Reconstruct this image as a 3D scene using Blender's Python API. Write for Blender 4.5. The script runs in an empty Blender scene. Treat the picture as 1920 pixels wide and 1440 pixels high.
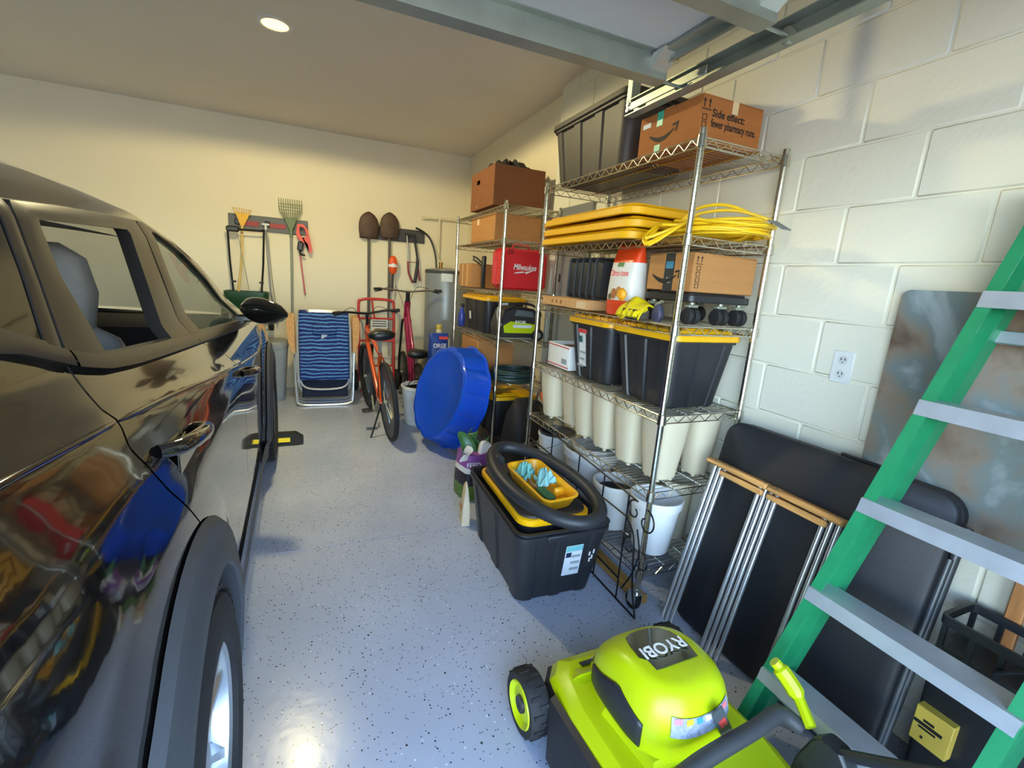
import bpy, bmesh, math, random
from mathutils import Matrix, Vector
random.seed(7)
PI = math.pi
SC = bpy.context.scene
COL = SC.collection

# ------------------------------------------------------------------ camera
FPX = 866.6
YAW, PITCH, ROLL = 0.41643, 0.21796, 0.06979
EYE = Vector((0, 0, 1.40))
fwd = Vector((math.sin(YAW)*math.cos(PITCH), math.cos(YAW)*math.cos(PITCH), -math.sin(PITCH)))
rgt = Vector((math.cos(YAW), -math.sin(YAW), 0)); upv = rgt.cross(fwd)
cr = math.cos(ROLL)*rgt + math.sin(ROLL)*upv
cu = -math.sin(ROLL)*rgt + math.cos(ROLL)*upv
cam = bpy.data.cameras.new('camera'); camo = bpy.data.objects.new('camera', cam); COL.objects.link(camo)
cam.sensor_fit = 'HORIZONTAL'; cam.sensor_width = 36; cam.lens = FPX*36/1920
cam.clip_start = 0.02; cam.clip_end = 200
camo.matrix_world = Matrix(((cr.x, cu.x, -fwd.x, EYE.x), (cr.y, cu.y, -fwd.y, EYE.y), (cr.z, cu.z, -fwd.z, EYE.z), (0, 0, 0, 1)))
SC.camera = camo

# ------------------------------------------------------------------ sky, sun, exposure
W = bpy.data.worlds.new('sky'); SC.world = W; W.use_nodes = True
wn = W.node_tree.nodes; wl = W.node_tree.links
bgn = wn['Background']
sky = wn.new('ShaderNodeTexSky'); sky.sky_type = 'NISHITA'; sky.sun_disc = False
sky.sun_elevation = math.radians(50); sky.sun_rotation = math.radians(20); sky.air_density = 1.0; sky.dust_density = 1.2
wl.new(sky.outputs[0], bgn.inputs[0]); bgn.inputs[1].default_value = 2.3
sl = bpy.data.lights.new('sun_offscreen', 'SUN'); so = bpy.data.objects.new('sun_offscreen', sl); COL.objects.link(so)
sl.energy = 4.0; sl.angle = 0.01; sl.color = (1, .93, .82)
so.rotation_euler = (math.radians(38), 0, math.radians(160))
SC.view_settings.view_transform = 'Standard'; SC.view_settings.look = 'None'
SC.view_settings.gamma = 1.0; SC.view_settings.use_curve_mapping = False
SC.view_settings.exposure = 0.42

# ------------------------------------------------------------------ materials
def lin(c):
    c = c/255
    return c/12.92 if c <= .04045 else ((c+.055)/1.055)**2.4
MATS = {}
def M(name, rgb=(128, 128, 128), rough=.5, metal=0., var=.08, vs=9., bump=0., bs=60., coat=0., emit=0., spec=.5, trans=0., alpha=1., stretch=None):
    if name in MATS: return MATS[name]
    m = bpy.data.materials.new(name); m.use_nodes = True; MATS[name] = m
    nt = m.node_tree; N = nt.nodes; L = nt.links
    b = N['Principled BSDF']
    c = [lin(x) for x in rgb]
    b.inputs['Roughness'].default_value = rough; b.inputs['Metallic'].default_value = metal
    b.inputs['Specular IOR Level'].default_value = spec
    b.inputs['Coat Weight'].default_value = coat; b.inputs['Coat Roughness'].default_value = .04
    b.inputs['Transmission Weight'].default_value = trans; b.inputs['Alpha'].default_value = alpha
    tc = N.new('ShaderNodeTexCoord'); mp = N.new('ShaderNodeMapping'); L.new(tc.outputs['Object'], mp.inputs[0])
    if stretch: mp.inputs['Scale'].default_value = stretch
    no = N.new('ShaderNodeTexNoise'); no.inputs['Scale'].default_value = vs; no.inputs['Detail'].default_value = 4
    L.new(mp.outputs[0], no.inputs['Vector'])
    cr_ = N.new('ShaderNodeValToRGB'); L.new(no.outputs[0], cr_.inputs[0])
    cr_.color_ramp.elements[0].position = .3; cr_.color_ramp.elements[1].position = .7
    cr_.color_ramp.elements[0].color = [max(0, x*(1-var)) for x in c]+[1]
    cr_.color_ramp.elements[1].color = [min(1, x*(1+var)) for x in c]+[1]
    L.new(cr_.outputs[0], b.inputs['Base Color'])
    if emit:
        b.inputs['Emission Color'].default_value = c+[1]; b.inputs['Emission Strength'].default_value = emit
    if bump:
        n2 = N.new('ShaderNodeTexNoise'); n2.inputs['Scale'].default_value = bs; n2.inputs['Detail'].default_value = 3
        L.new(mp.outputs[0], n2.inputs['Vector'])
        bp = N.new('ShaderNodeBump'); bp.inputs['Strength'].default_value = bump; bp.inputs['Distance'].default_value = .01
        L.new(n2.outputs[0], bp.inputs['Height']); L.new(bp.outputs[0], b.inputs['Normal'])
    return m

# ------------------------------------------------------------------ mesh builder
def sgn(a): return -1 if a < 0 else 1
def rrect(sx, sy, r, n=4, cx=0, cy=0):
    r = min(r, sx/2-1e-4, sy/2-1e-4); o = []
    for qx, qy, a0 in ((1, 1, 0), (-1, 1, PI/2), (-1, -1, PI), (1, -1, 1.5*PI)):
        for i in range(n+1):
            a = a0+PI/2*i/n
            o.append((cx+qx*(sx/2-r)+r*math.cos(a), cy+qy*(sy/2-r)+r*math.sin(a)))
    return o
def catmull(p, n=6, closed=False):
    p = [Vector(q) for q in p]; o = []; k = len(p)
    for i in range(k if closed else k-1):
        a = p[(i-1) % k] if closed or i > 0 else p[0]*2-p[1]
        b = p[i]; c = p[(i+1) % k]
        d = p[(i+2) % k] if closed or i+2 < k else p[-1]*2-p[-2]
        for j in range(n):
            t = j/n
            o.append(.5*((2*b)+(c-a)*t+(2*a-5*b+4*c-d)*t*t+(3*b-a-3*c+d)*t**3))
    if not closed: o.append(p[-1])
    return o
class MB:
    def __init__(s): s.v = []; s.f = []; s.T = None
    def add(s, vs, fs):
        k = len(s.v)
        for p in vs:
            p = Vector(p); s.v.append(s.T @ p if s.T else p)
        for q in fs: s.f.append([k+i for i in q])
        return s
    def box(s, c, d, ch=0, R=None):
        x, y, z = d[0]/2, d[1]/2, d[2]/2
        if ch <= 0:
            vs = [(i*x, j*y, k*z) for k in (-1, 1) for j in (-1, 1) for i in (-1, 1)]
            fs = [(0, 2, 3, 1), (4, 5, 7, 6), (0, 1, 5, 4), (2, 6, 7, 3), (0, 4, 6, 2), (1, 3, 7, 5)]
        else:
            ch = min(ch, x*.9, y*.9, z*.9); vs = []; ix = {}
            for i in (-1, 1):
                for j in (-1, 1):
                    for k in (-1, 1):
                        for a, (dx, dy, dz) in enumerate(((0, ch, ch), (ch, 0, ch), (ch, ch, 0))):
                            ix[i, j, k, a] = len(vs); vs.append((i*(x-dx), j*(y-dy), k*(z-dz)))
            fs = []
            for i in (-1, 1):
                fs.append([ix[i, j, k, 0] for j, k in ((-1, -1), (1, -1), (1, 1), (-1, 1))][::i])
                fs.append([ix[j, i, k, 1] for j, k in ((-1, -1), (-1, 1), (1, 1), (1, -1))][::i])
                fs.append([ix[j, k, i, 2] for j, k in ((-1, -1), (1, -1), (1, 1), (-1, 1))][::i])
                for j in (-1, 1):
                    fs.append([ix[i, j, -1, 0], ix[i, j, 1, 0], ix[i, j, 1, 1], ix[i, j, -1, 1]][::-i*j])
                    fs.append([ix[i, -1, j, 0], ix[i, 1, j, 0], ix[i, 1, j, 2], ix[i, -1, j, 2]][::i*j])
                    fs.append([ix[-1, i, j, 1], ix[1, i, j, 1], ix[1, i, j, 2], ix[-1, i, j, 2]][::-i*j])
                    for k in (-1, 1):
                        fs.append([ix[i, j, k, 0], ix[i, j, k, 1], ix[i, j, k, 2]][::i*j*k])
        c = Vector(c)
        vs = [(R @ Vector(p) if R else Vector(p))+c for p in vs]
        return s.add(vs, fs)
    def loft(s, rings, c0=True, c1=True, closed=True):
        k = len(rings[0]); vs = [p for r in rings for p in r]; fs = []
        for a in range(len(rings)-1):
            for i in range(k if closed else k-1):
                j = (i+1) % k
                fs.append((a*k+i, a*k+j, (a+1)*k+j, (a+1)*k+i))
        if c0: fs.append(list(range(k))[::-1])
        if c1: fs.append([(len(rings)-1)*k+i for i in range(k)])
        return s.add(vs, fs)
    def rbox(s, c, d, r, n=4, e=0.004):
        """box with rounded vertical corners and a small edge round-over"""
        x, y, z = c; h = d[2]/2
        R = lambda o, zz: [(p[0], p[1], zz) for p in rrect(d[0]-2*o, d[1]-2*o, max(r-o, .001), n, x, y)]
        return s.loft([R(e, z-h), R(0, z-h+e), R(0, z+h-e), R(e, z+h)])
    def tube(s, pts, r, n=8, closed=False, caps=True):
        pts = [Vector(p) for p in pts]; k = len(pts); rings = []; nrm = None
        for i in range(k):
            if closed: t = pts[(i+1) % k]-pts[i-1]
            else: t = pts[min(i+1, k-1)]-pts[max(i-1, 0)]
            t.normalize()
            if nrm is None:
                nrm = t.orthogonal().normalized()
            nrm = (nrm-t*nrm.dot(t))
            nrm = nrm.normalized() if nrm.length > 1e-6 else t.orthogonal().normalized()
            b = t.cross(nrm); rr = r[i] if isinstance(r, (list, tuple)) else r
            rings.append([pts[i]+rr*(math.cos(2*PI*j/n)*nrm+math.sin(2*PI*j/n)*b) for j in range(n)])
        if closed: return s.loft(rings+[rings[0]], False, False)
        return s.loft(rings, caps, caps)
    def cyl(s, a, b, r, n=16, r2=None): return s.tube([a, b], [r, r if r2 is None else r2], n)
    def lathe(s, prof, n=28, axis='z', c=(0, 0, 0), c0=True, c1=True, sx=1, sy=1):
        rings = []
        for r, h in prof:
            ring = []
            for i in range(n):
                a = 2*PI*i/n; p = (r*math.cos(a)*sx, r*math.sin(a)*sy, h)
                if axis == 'x': p = (h, p[0], p[1])
                elif axis == 'y': p = (p[1], h, p[0])
                ring.append(Vector(p)+Vector(c))
            rings.append(ring)
        return s.loft(rings, c0, c1)
    def prism(s, poly, h0, h1, axis='z', holes=None):
        """extrude a 2-D outline; axis z: (x,y), axis x: (y,z), axis y: (x,z)"""
        f = {'z': lambda p, h: (p[0], p[1], h), 'x': lambda p, h: (h, p[0], p[1]), 'y': lambda p, h: (p[0], h, p[1])}[axis]
        return s.loft([[f(p, h0) for p in poly], [f(p, h1) for p in poly]])
    def ring(s, outer, inner, h0, h1, axis='z'):
        f = {'z': lambda p, h: (p[0], p[1], h), 'x': lambda p, h: (h, p[0], p[1]), 'y': lambda p, h: (p[0], h, p[1])}[axis]
        R = [[f(p, h0) for p in outer], [f(p, h1) for p in outer], [f(p, h1) for p in inner], [f(p, h0) for p in inner]]
        return s.loft(R+[R[0]], False, False)
    def grid(s, fn, nu, nv, thick=None):
        vs = [fn(i/nu, j/nv) for j in range(nv+1) for i in range(nu+1)]
        fs = [(j*(nu+1)+i, j*(nu+1)+i+1, (j+1)*(nu+1)+i+1, (j+1)*(nu+1)+i) for j in range(nv) for i in range(nu)]
        return s.add(vs, fs)
    def mesh(s, name, mat=None, ang=38, fix=True):
        me = bpy.data.meshes.new(name); me.from_pydata([tuple(p) for p in s.v], [], s.f)
        if fix:
            bm = bmesh.new(); bm.from_mesh(me); bmesh.ops.recalc_face_normals(bm, faces=bm.faces); bm.to_mesh(me); bm.free()
        for p in me.polygons: p.use_smooth = True
        me.set_sharp_from_angle(angle=math.radians(ang))
        if mat: me.materials.append(mat)
        me.update()
        return me
    def build(s, name, mat, parent=None, label=None, ang=38, solid=0, fix=True):
        o = bpy.data.objects.new(name, s.mesh(name, mat, ang, fix)); COL.objects.link(o)
        if parent is not None: o.parent = parent
        if label: o['label'] = label
        if solid:
            md = o.modifiers.new('thick', 'SOLIDIFY'); md.thickness = solid; md.offset = 0
        return o
def tag(o, label, cat, group=None):
    o['label'] = label; o['category'] = cat
    if group: o['group'] = group
    return o
def thing(name, label, cat, loc=(0, 0, 0), rz=0, group=None, rot=None):
    o = bpy.data.objects.new(name, None); COL.objects.link(o); o.empty_display_size = .05
    o.location = loc; o.rotation_euler = rot if rot else (0, 0, rz)
    return tag(o, label, cat, group)
def struct(o): o['kind'] = 'structure'; return o
def dup(root, loc=None, rz=None, label=None, parent=None):
    r = root.copy(); COL.objects.link(r)
    if parent is not None: r.parent = parent
    if loc is not None: r.location = loc
    if rz is not None: r.rotation_euler = (0, 0, rz)
    if label: r['label'] = label
    for ch in list(root.children): dup(ch, parent=r)
    return r
def face_rot(n, up=(0, 0, 1)):
    n = Vector(n).normalized(); u = Vector(up); u = (u-n*u.dot(n)).normalized(); r = u.cross(n)
    return Matrix(((r.x, u.x, n.x), (r.y, u.y, n.y), (r.z, u.z, n.z)))
def text(s, size, mat, parent, loc, n, up=(0, 0, 1), name='lettering', wx=1., align='CENTER', depth=.0006, bold=0., shear=0):
    cu_ = bpy.data.curves.new('txt', 'FONT'); cu_.body = s; cu_.size = size; cu_.align_x = align; cu_.align_y = 'CENTER'
    cu_.extrude = depth; cu_.resolution_u = 3; cu_.offset = bold; cu_.shear = shear
    t = bpy.data.objects.new('txt', cu_); COL.objects.link(t)
    me = bpy.data.meshes.new_from_object(t.evaluated_get(bpy.context.evaluated_depsgraph_get()))
    bpy.data.objects.remove(t); bpy.data.curves.remove(cu_)
    R = face_rot(n, up)
    for v in me.vertices: v.co = R @ Vector((v.co.x*wx, v.co.y, v.co.z)) + Vector(loc)
    me.name = name; me.materials.clear(); me.materials.append(mat)
    o = bpy.data.objects.new(name, me); COL.objects.link(o); o.parent = parent
    return o
def decal(name, c, w, h, n, mat, parent, up=(0, 0, 1), t=.0012, ch=0, label=None):
    return MB().box(c, (w, h, t), ch, R=face_rot(n, up)).build(name, mat, parent, label)

# common materials
chrome = M('chrome_wire', (205, 202, 190), .22, 1, .05)
steel = M('galvanised_steel', (158, 162, 146), .4, .55, .16, 6, .05)
blackp = M('black_plastic', (34, 35, 38), .42, 0, .1, 12, .03, 200)
blackm = M('black_metal', (22, 22, 23), .45, .3)
rubber = M('rubber', (26, 26, 28), .75, 0, .12, 30, .1, 150)
yellowp = M('yellow_lid_plastic', (236, 176, 10), .38, 0, .04)
whitep = M('white_plastic', (225, 226, 222), .4, 0, .03)
creamp = M('cream_planter_plastic', (208, 197, 168), .5, 0, .04, 6, .03, 90)
card = M('cardboard', (176, 124, 70), .8, 0, .07, 5, .08, 80, stretch=(1, 1, 6))
cardd = M('dark_cardboard', (128, 78, 42), .82, 0, .08, 5, .08, 80, stretch=(1, 1, 6))
ink = M('black_ink', (25, 22, 20), .7, 0, 0)
paper = M('white_label_paper', (214, 220, 222), .6, 0, .03)
wood = M('pine_wood', (205, 152, 88), .55, 0, .22, 7, .05, 30, stretch=(10, 1, 10))
limep = M('lime_green_plastic', (178, 196, 8), .34, 0, .04, 4)
# ------------------------------------------------------------------ the setting
XW, XD, YB, ZC, XL, YF = 1.77, 1.85, 5.9, 2.85, -5.2, -.45
# floor: blue-grey epoxy with flakes
def floor_mat():
    m = bpy.data.materials.new('epoxy_flake_floor'); m.use_nodes = True; nt = m.node_tree; N = nt.nodes; L = nt.links; b = N['Principled BSDF']
    tc = N.new('ShaderNodeTexCoord')
    no = N.new('ShaderNodeTexNoise'); no.inputs['Scale'].default_value = 1.6; no.inputs['Detail'].default_value = 6; L.new(tc.outputs['Object'], no.inputs['Vector'])
    base = N.new('ShaderNodeValToRGB'); L.new(no.outputs[0], base.inputs[0])
    base.color_ramp.elements[0].position = .35; base.color_ramp.elements[1].position = .7
    base.color_ramp.elements[0].color = [lin(x) for x in (166, 175, 192)]+[1]; base.color_ramp.elements[1].color = [lin(x) for x in (182, 190, 206)]+[1]
    prev = base.outputs[0]
    for sc, thr, size, colr in ((75, .16, .22, (28, 30, 36)), (60, .10, .2, (215, 220, 226)), (120, .10, .28, (70, 76, 92)), (34, .05, .12, (22, 24, 30))):
        vo = N.new('ShaderNodeTexVoronoi'); vo.inputs['Scale'].default_value = sc; L.new(tc.outputs['Object'], vo.inputs['Vector'])
        lt = N.new('ShaderNodeMath'); lt.operation = 'LESS_THAN'; lt.inputs[1].default_value = size; L.new(vo.outputs['Distance'], lt.inputs[0])
        sp = N.new('ShaderNodeSeparateColor'); L.new(vo.outputs['Color'], sp.inputs[0])
        l2 = N.new('ShaderNodeMath'); l2.operation = 'LESS_THAN'; l2.inputs[1].default_value = thr; L.new(sp.outputs[0], l2.inputs[0])
        mu = N.new('ShaderNodeMath'); mu.operation = 'MULTIPLY'; L.new(lt.outputs[0], mu.inputs[0]); L.new(l2.outputs[0], mu.inputs[1])
        mx = N.new('ShaderNodeMix'); mx.data_type = 'RGBA'; L.new(mu.outputs[0], mx.inputs['Factor']); L.new(prev, mx.inputs['A'])
        mx.inputs['B'].default_value = [lin(x) for x in colr]+[1]; prev = mx.outputs['Result']
    L.new(prev, b.inputs['Base Color'])
    n3 = N.new('ShaderNodeTexNoise'); n3.inputs['Scale'].default_value = 3; L.new(tc.outputs['Object'], n3.inputs['Vector'])
    mr = N.new('ShaderNodeMapRange'); mr.inputs['To Min'].default_value = .17; mr.inputs['To Max'].default_value = .30; L.new(n3.outputs[0], mr.inputs[0]); L.new(mr.outputs[0], b.inputs['Roughness'])
    n4 = N.new('ShaderNodeTexNoise'); n4.inputs['Scale'].default_value = 22; L.new(tc.outputs['Object'], n4.inputs['Vector'])
    bp = N.new('ShaderNodeBump'); bp.inputs['Strength'].default_value = .05; bp.inputs['Distance'].default_value = .01; L.new(n4.outputs[0], bp.inputs['Height']); L.new(bp.outputs[0], b.inputs['Normal'])
    b.inputs['Coat Weight'].default_value = .05; b.inputs['Coat Roughness'].default_value = .12; b.inputs['Specular IOR Level'].default_value = .32
    return m
fm = floor_mat()
fl = struct(MB().box(((XL+XD)/2, (YF+2.3165)/2, -.1), (XD-XL+.4, 2.3165-YF, .2), .002).build('floor', fm))
MB().box(((XL+XD)/2, (YB+.1+2.3195)/2, -.1), (XD-XL+.4, YB-2.3195+.1, .2), .002).build('slab_section', fm, fl)
MB().box(((XL+XD)/2, 2.318, -.1), (XD-XL+.4, .02, .194)).build('control_joint', fm, fl)
cream = M('cream_wall_paint', (232, 221, 190), .62, 0, .015, 2, .05, 160)
ceilm = M('ceiling_paint', (226, 216, 200), .8, 0, .02, 2, .12, 140)
blockm = M('painted_block', (228, 224, 204), .6, 0, .02, 3, .16, 45)
struct(MB().box(((XL+XD)/2, YB+.06, ZC/2), (XD-XL+.4, .12, ZC)).build('wall_back', cream))
struct(MB().box(((XL+XD)/2, (YB+YF)/2, ZC+.06), (XD-XL+.4, YB-YF+.3, .12)).build('ceiling', ceilm))
struct(MB().box((XL-.06, (YB+YF)/2, ZC/2), (.12, YB-YF, ZC)).build('wall_left', cream))
# right wall: painted block in front, drywall further back
wr = struct(MB().box((XW+.115, (3.44+YF)/2, ZC/2), (.22, 3.44-YF, ZC)).build('wall_right', blockm))
struct(MB().box((XD+.07, (3.44+YB)/2, ZC/2), (.14, YB-3.44, ZC)).build('wall_right_drywall', cream))
BM = {}
Z0, Y0, BH, BL = 2.151, 1.151, .2032, .4064
for k in range(-4, 11):
    z1 = min(Z0-BH*k, ZC); z0 = max(Z0-BH*(k+1), 0)
    if z1-z0 < .02: continue
    off = 0 if k % 2 == 0 else .5
    for n in range(-6, 8):
        y0 = max(Y0+BL*(n+off), YF); y1 = min(Y0+BL*(n+off+1), 3.44)
        if y1-y0 < .03: continue
        key = (round(y1-y0, 3), round(z1-z0, 3))
        if key not in BM:
            BM[key] = MB().box((0, 0, 0), (.018, key[0]-.007, key[1]-.006), .0045).mesh('block', blockm)
        o = bpy.data.objects.new('block', BM[key]); COL.objects.link(o); o.parent = wr
        o.location = (XW+.0085, (y0+y1)/2, (z0+z1)/2)
# front wall around the open garage door
OX0, OX1, OZ = -3.8, 1.16, 2.10
wf = struct(MB().box(((XL+OX0)/2, YF-.1, ZC/2), (OX0-XL, .2, ZC)).box(((XD+OX1)/2+.1, YF-.1, ZC/2), (XD-OX1+.2, .2, ZC)).box(((OX0+OX1)/2, YF-.1, (OZ+ZC)/2), (OX1-OX0, .2, ZC-OZ)).build('wall_front', cream))
dv = struct(MB().box((-1, YF-7.6, -.12), (26, 15, .2)).build('driveway', M('driveway_concrete', (176, 170, 160), .85, 0, .1, 2, .1, 60)))

# overhead door, open, with struts
dm = M('door_panel_back', (205, 200, 190), .5, 0, .02)
DZ = 2.198
dr = struct(bpy.data.objects.new('door_1', None)); COL.objects.link(dr); dr.location = (0, 0, 0)
DX0, DX1 = -3.8, 1.185
ys = [1.565, 1.135, .705, .275, -.155]
for i in range(4):
    a, b_ = ys[i+1], ys[i]
    MB().box(((DX0+DX1)/2, (a+b_)/2, DZ+.022), (DX1-DX0, b_-a-.006, .044), .006).build('door_section', dm, dr)
    yy = b_-.055
    # hat-shaped reinforcing strut hanging under the section
    pr = [(yy-.055, DZ), (yy-.055, DZ-.004), (yy-.03, DZ-.004), (yy-.03, DZ-.075), (yy+.03, DZ-.075), (yy+.03, DZ-.004), (yy+.055, DZ-.004), (yy+.055, DZ), (yy+.026, DZ), (yy+.026, DZ-.071), (yy-.026, DZ-.071), (yy-.026, DZ)]
    MB().prism(pr, DX0, DX1-.02, 'x').build('strut', steel, dr)
    sm = MB()
    sm.box((DX1-.045, (a+b_)/2, DZ-.008), (.085, b_-a-.01, .014), .003)
    sm.box((DX1-.045, (a+b_)/2-.03, DZ-.02), (.004, b_-a-.05, .03))
    sm.build('end_stile', steel, dr)
    hb = MB()
    hb.loft([[(DX1-.03, b_-.10, DZ-.01), (DX1-.10, b_-.10, DZ-.01), (DX1-.10, b_-.16, DZ-.01), (DX1-.03, b_-.16, DZ-.01)],
             [(DX1-.02, b_-.02, DZ-.06), (DX1-.085, b_-.02, DZ-.06), (DX1-.085, b_-.05, DZ-.07), (DX1-.02, b_-.05, DZ-.07)]])
    hb.build('roller_bracket', M('bracket_zinc', (215, 218, 214), .4, .8, .05), dr)
    rl = MB().cyl((DX1-.1, b_-.03, DZ-.055), (DX1+.09, b_-.03, DZ-.055), .006, 8).cyl((DX1+.085, b_-.03, DZ-.055), (DX1+.105, b_-.03, DZ-.055), .022, 14)
    rl.build('roller', steel, dr)
    bo = MB()
    for q in range(4): bo.cyl((DX1-.05+.02*(q % 2), b_-.12-.02*(q//2), DZ-.03), (DX1-.05+.02*(q % 2), b_-.12-.02*(q//2), DZ-.01), .006, 6)
    bo.build('bolt', chrome, dr)
tr = thing('door_track', 'galvanised overhead door track running along the block wall near the ceiling', 'track', (1.283, 0, 2.155))
tp = [(-.024, .026), (-.024, .030), (.020, .030), (.024, .026), (.024, -.026), (.020, -.030), (-.024, -.030), (-.024, -.026), (.018, -.026), (.020, -.024), (.020, .024), (.018, .026)]
MB().loft([[(p[0], yv, p[1]) for p in tp] for yv in (-.2, 1.85)]).build('rail', steel, tr)
MB().box((.03, .90, .036), (.05, 1.4, .003)).box((.052, .90, .012), (.003, 1.4, .05)).build('angle_bar', steel, tr)
MB().box((-.020, 1.62, 0), (.006, .45, .03), .002).build('inner_lip', steel, tr)
MB().box((.0, 1.82, .35), (.04, .003, .69)).box((-.02, 1.82+.015, .35), (.003, .03, .69)).build('hanger', steel, tr)
MB().box((.0, .75, .35), (.04, .003, .69)).box((-.02, .765, .35), (.003, .03, .69)).build('hanger', steel, tr)
cb = MB()
for q in (-.012, .012): cb.cyl((-.03, 1.83, q), (-.02, 1.83, q), .008, 6)
cb.build('bolt', chrome, tr)

# recessed ceiling light
def downlight(x, y, label):
    t = thing('recessed_light', label, 'light', (x, y, ZC))
    MB().ring([(.098*math.cos(a*PI/18), .098*math.sin(a*PI/18)) for a in range(36)], [(.078*math.cos(a*PI/18), .078*math.sin(a*PI/18)) for a in range(36)], -.008, .0).build('trim_ring', whitep, t)
    MB().lathe([(.079, -.003), (.05, -.006), (.0005, -.007)], 30).build('lens', M('warm_lamp_lens', (255, 186, 110), .5, 0, 0, emit=4), t)
    ld = bpy.data.lights.new('warm_lamp', 'SPOT'); lo = bpy.data.objects.new('warm_lamp', ld); COL.objects.link(lo)
    ld.energy = 150; ld.color = (1, .86, .46); ld.shadow_soft_size = .07; ld.spot_size = math.radians(174); ld.spot_blend = .12
    lo.parent = t; lo.location = (0, 0, -.02)
    return t
downlight(-.165, 3.62, 'round recessed ceiling light glowing warm above the floor')

# outlet on the block wall
t = thing('wall_outlet', 'white duplex outlet plate on the painted block wall', 'outlet', (XW, 1.047, 1.178))
MB().box((-.002, 0, 0), (.006, .072, .116), .002).build('cover_plate', whitep, t)
for dz in (-.026, .026):
    s_ = MB().lathe([(.0165, -.0065), (.0165, -.005)], 20, 'x', (0, 0, dz)).build('socket', M('outlet_face', (208, 208, 204), .4), t)
    MB().box((-.0067, -.0065, dz+.003), (.001, .003, .009)).box((-.0067, .0065, dz+.003), (.001, .003, .009)).cyl((-.0072, 0, dz-.008), (-.006, 0, dz-.008), .0022, 8).build('slot', ink, s_)
# breaker panel on the wall between the two shelving units
t = thing('breaker_panel', 'grey metal breaker panel flush on the wall between the wire shelves', 'panel', (XW, 3.03, 0))
gp = M('panel_grey_paint', (132, 134, 134), .45, .2, .03)
MB().box((-.008, 0, 1.40), (.03, .42, 1.12), .004).build('cover', gp, t)
d_ = MB().box((-.026, 0, 1.42), (.008, .36, .95), .003).build('panel_door', gp, t)
MB().box((-.032, .15, 1.45), (.008, .02, .06), .002).build('latch', blackp, d_)
# ------------------------------------------------------------------ the dark car
def interp(x, xs, ys):
    if x <= xs[0]: return ys[0]
    for i in range(len(xs)-1):
        if x <= xs[i+1]: return ys[i]+(ys[i+1]-ys[i])*(x-xs[i])/(xs[i+1]-xs[i])
    return ys[-1]
CAX, CRY, CFY, CWZ = .0, -1.5, 1.20, .355     # axle y (rear, front), wheel centre height
GZ = [.18, .3, .6, .9, 1.0, 1.06, 1.12, 1.2, 1.46, 1.54, 1.60, 1.64]
GX = [.895, .912, .922, .916, .898, .868, .82, .757, .668, .622, .54, .45]
ZCY = [-2.2, -1.75, -1.46, -1.12, -.75, -.25, .3, 1.0]; ZCZ = [1.16, 1.134, 1.112, 1.08, 1.041, .984, .93, .88]
def sx_(y, z, cut=True):
    x = interp(z, GZ, GX)
    if z < 1.2: x = x*.35+.65*interp(z, [.18, .45, .75, .93, 1.03, 1.12, 1.2], [.895, .92, .92, .913, .883, .82, .757])
    for ya in (CRY, CFY):
        d = math.hypot(y-ya, z-CWZ)
        if d < .62: x += .018*max(0, min(1, (.62-d)/.14))
    dz = z-interp(y, ZCY, ZCZ)
    fade = max(0, min(1, (.9-y)/.8))
    if cut and -.06 < dz < .02: x += fade*.010*((1+dz/.06) if dz < 0 else (1-dz/.02))
    if y > 1.35: x -= .11*((y-1.35)/.75)**2
    if y < -1.75: x -= .10*((-1.75-y)/.5)**2
    return x
def poly_at(pl, t):
    L = [0]
    for a, b in zip(pl, pl[1:]): L.append(L[-1]+math.hypot(b[0]-a[0], b[1]-a[1]))
    d = t*L[-1]
    for i in range(len(pl)-1):
        if d <= L[i+1] or i == len(pl)-2:
            q = (d-L[i])/max(1e-9, L[i+1]-L[i]); q = min(max(q, 0), 1)
            return (pl[i][0]+(pl[i+1][0]-pl[i][0])*q, pl[i][1]+(pl[i+1][1]-pl[i][1])*q)
def coons(mb, B, T, Lf, R, nu, nv, s, off=0.):
    c00, c10, c01, c11 = B[0], B[-1], T[0], T[-1]
    def fn(u, v):
        b, t, l, r = poly_at(B, u), poly_at(T, u), poly_at(Lf, v), poly_at(R, v)
        y, z = [(1-v)*b[k]+v*t[k]+(1-u)*l[k]+u*r[k]-((1-u)*(1-v)*c00[k]+u*(1-v)*c10[k]+(1-u)*v*c01[k]+u*v*c11[k]) for k in (0, 1)]
        return (s*(sx_(y, z)+off), y, z)
    return mb.grid(fn, nu, nv)
def strip(mb, O, I, s, off=0., nv=3, n=40):
    return mb.grid(lambda u, v: (lambda p: (s*(sx_(p[0], p[1], False)+off), p[0], p[1]))(tuple((1-v)*a+v*b for a, b in zip(poly_at(O, u), poly_at(I, u)))), n, nv)
def frame(O, I, s, off=.006, n=70):
    PR = [(0, -.012), (0, off), (.33, off+.002), (.67, off+.002), (1, off), (1, off-.035)]
    def fn(u, v):
        w, o = PR[int(round(v*(len(PR)-1)))]; a, b = poly_at(O, u), poly_at(I, u)
        y, z = (1-w)*a[0]+w*b[0], (1-w)*a[1]+w*b[1]
        return (s*(sx_(y, z, False)+o), y, z)
    return MB().grid(fn, n, len(PR)-1)
def arc(ya, r, a0, a1, n=14): return [(ya+r*math.cos(math.radians(a0+(a1-a0)*i/n)), CWZ+r*math.sin(math.radians(a0+(a1-a0)*i/n))) for i in range(n+1)]

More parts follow.
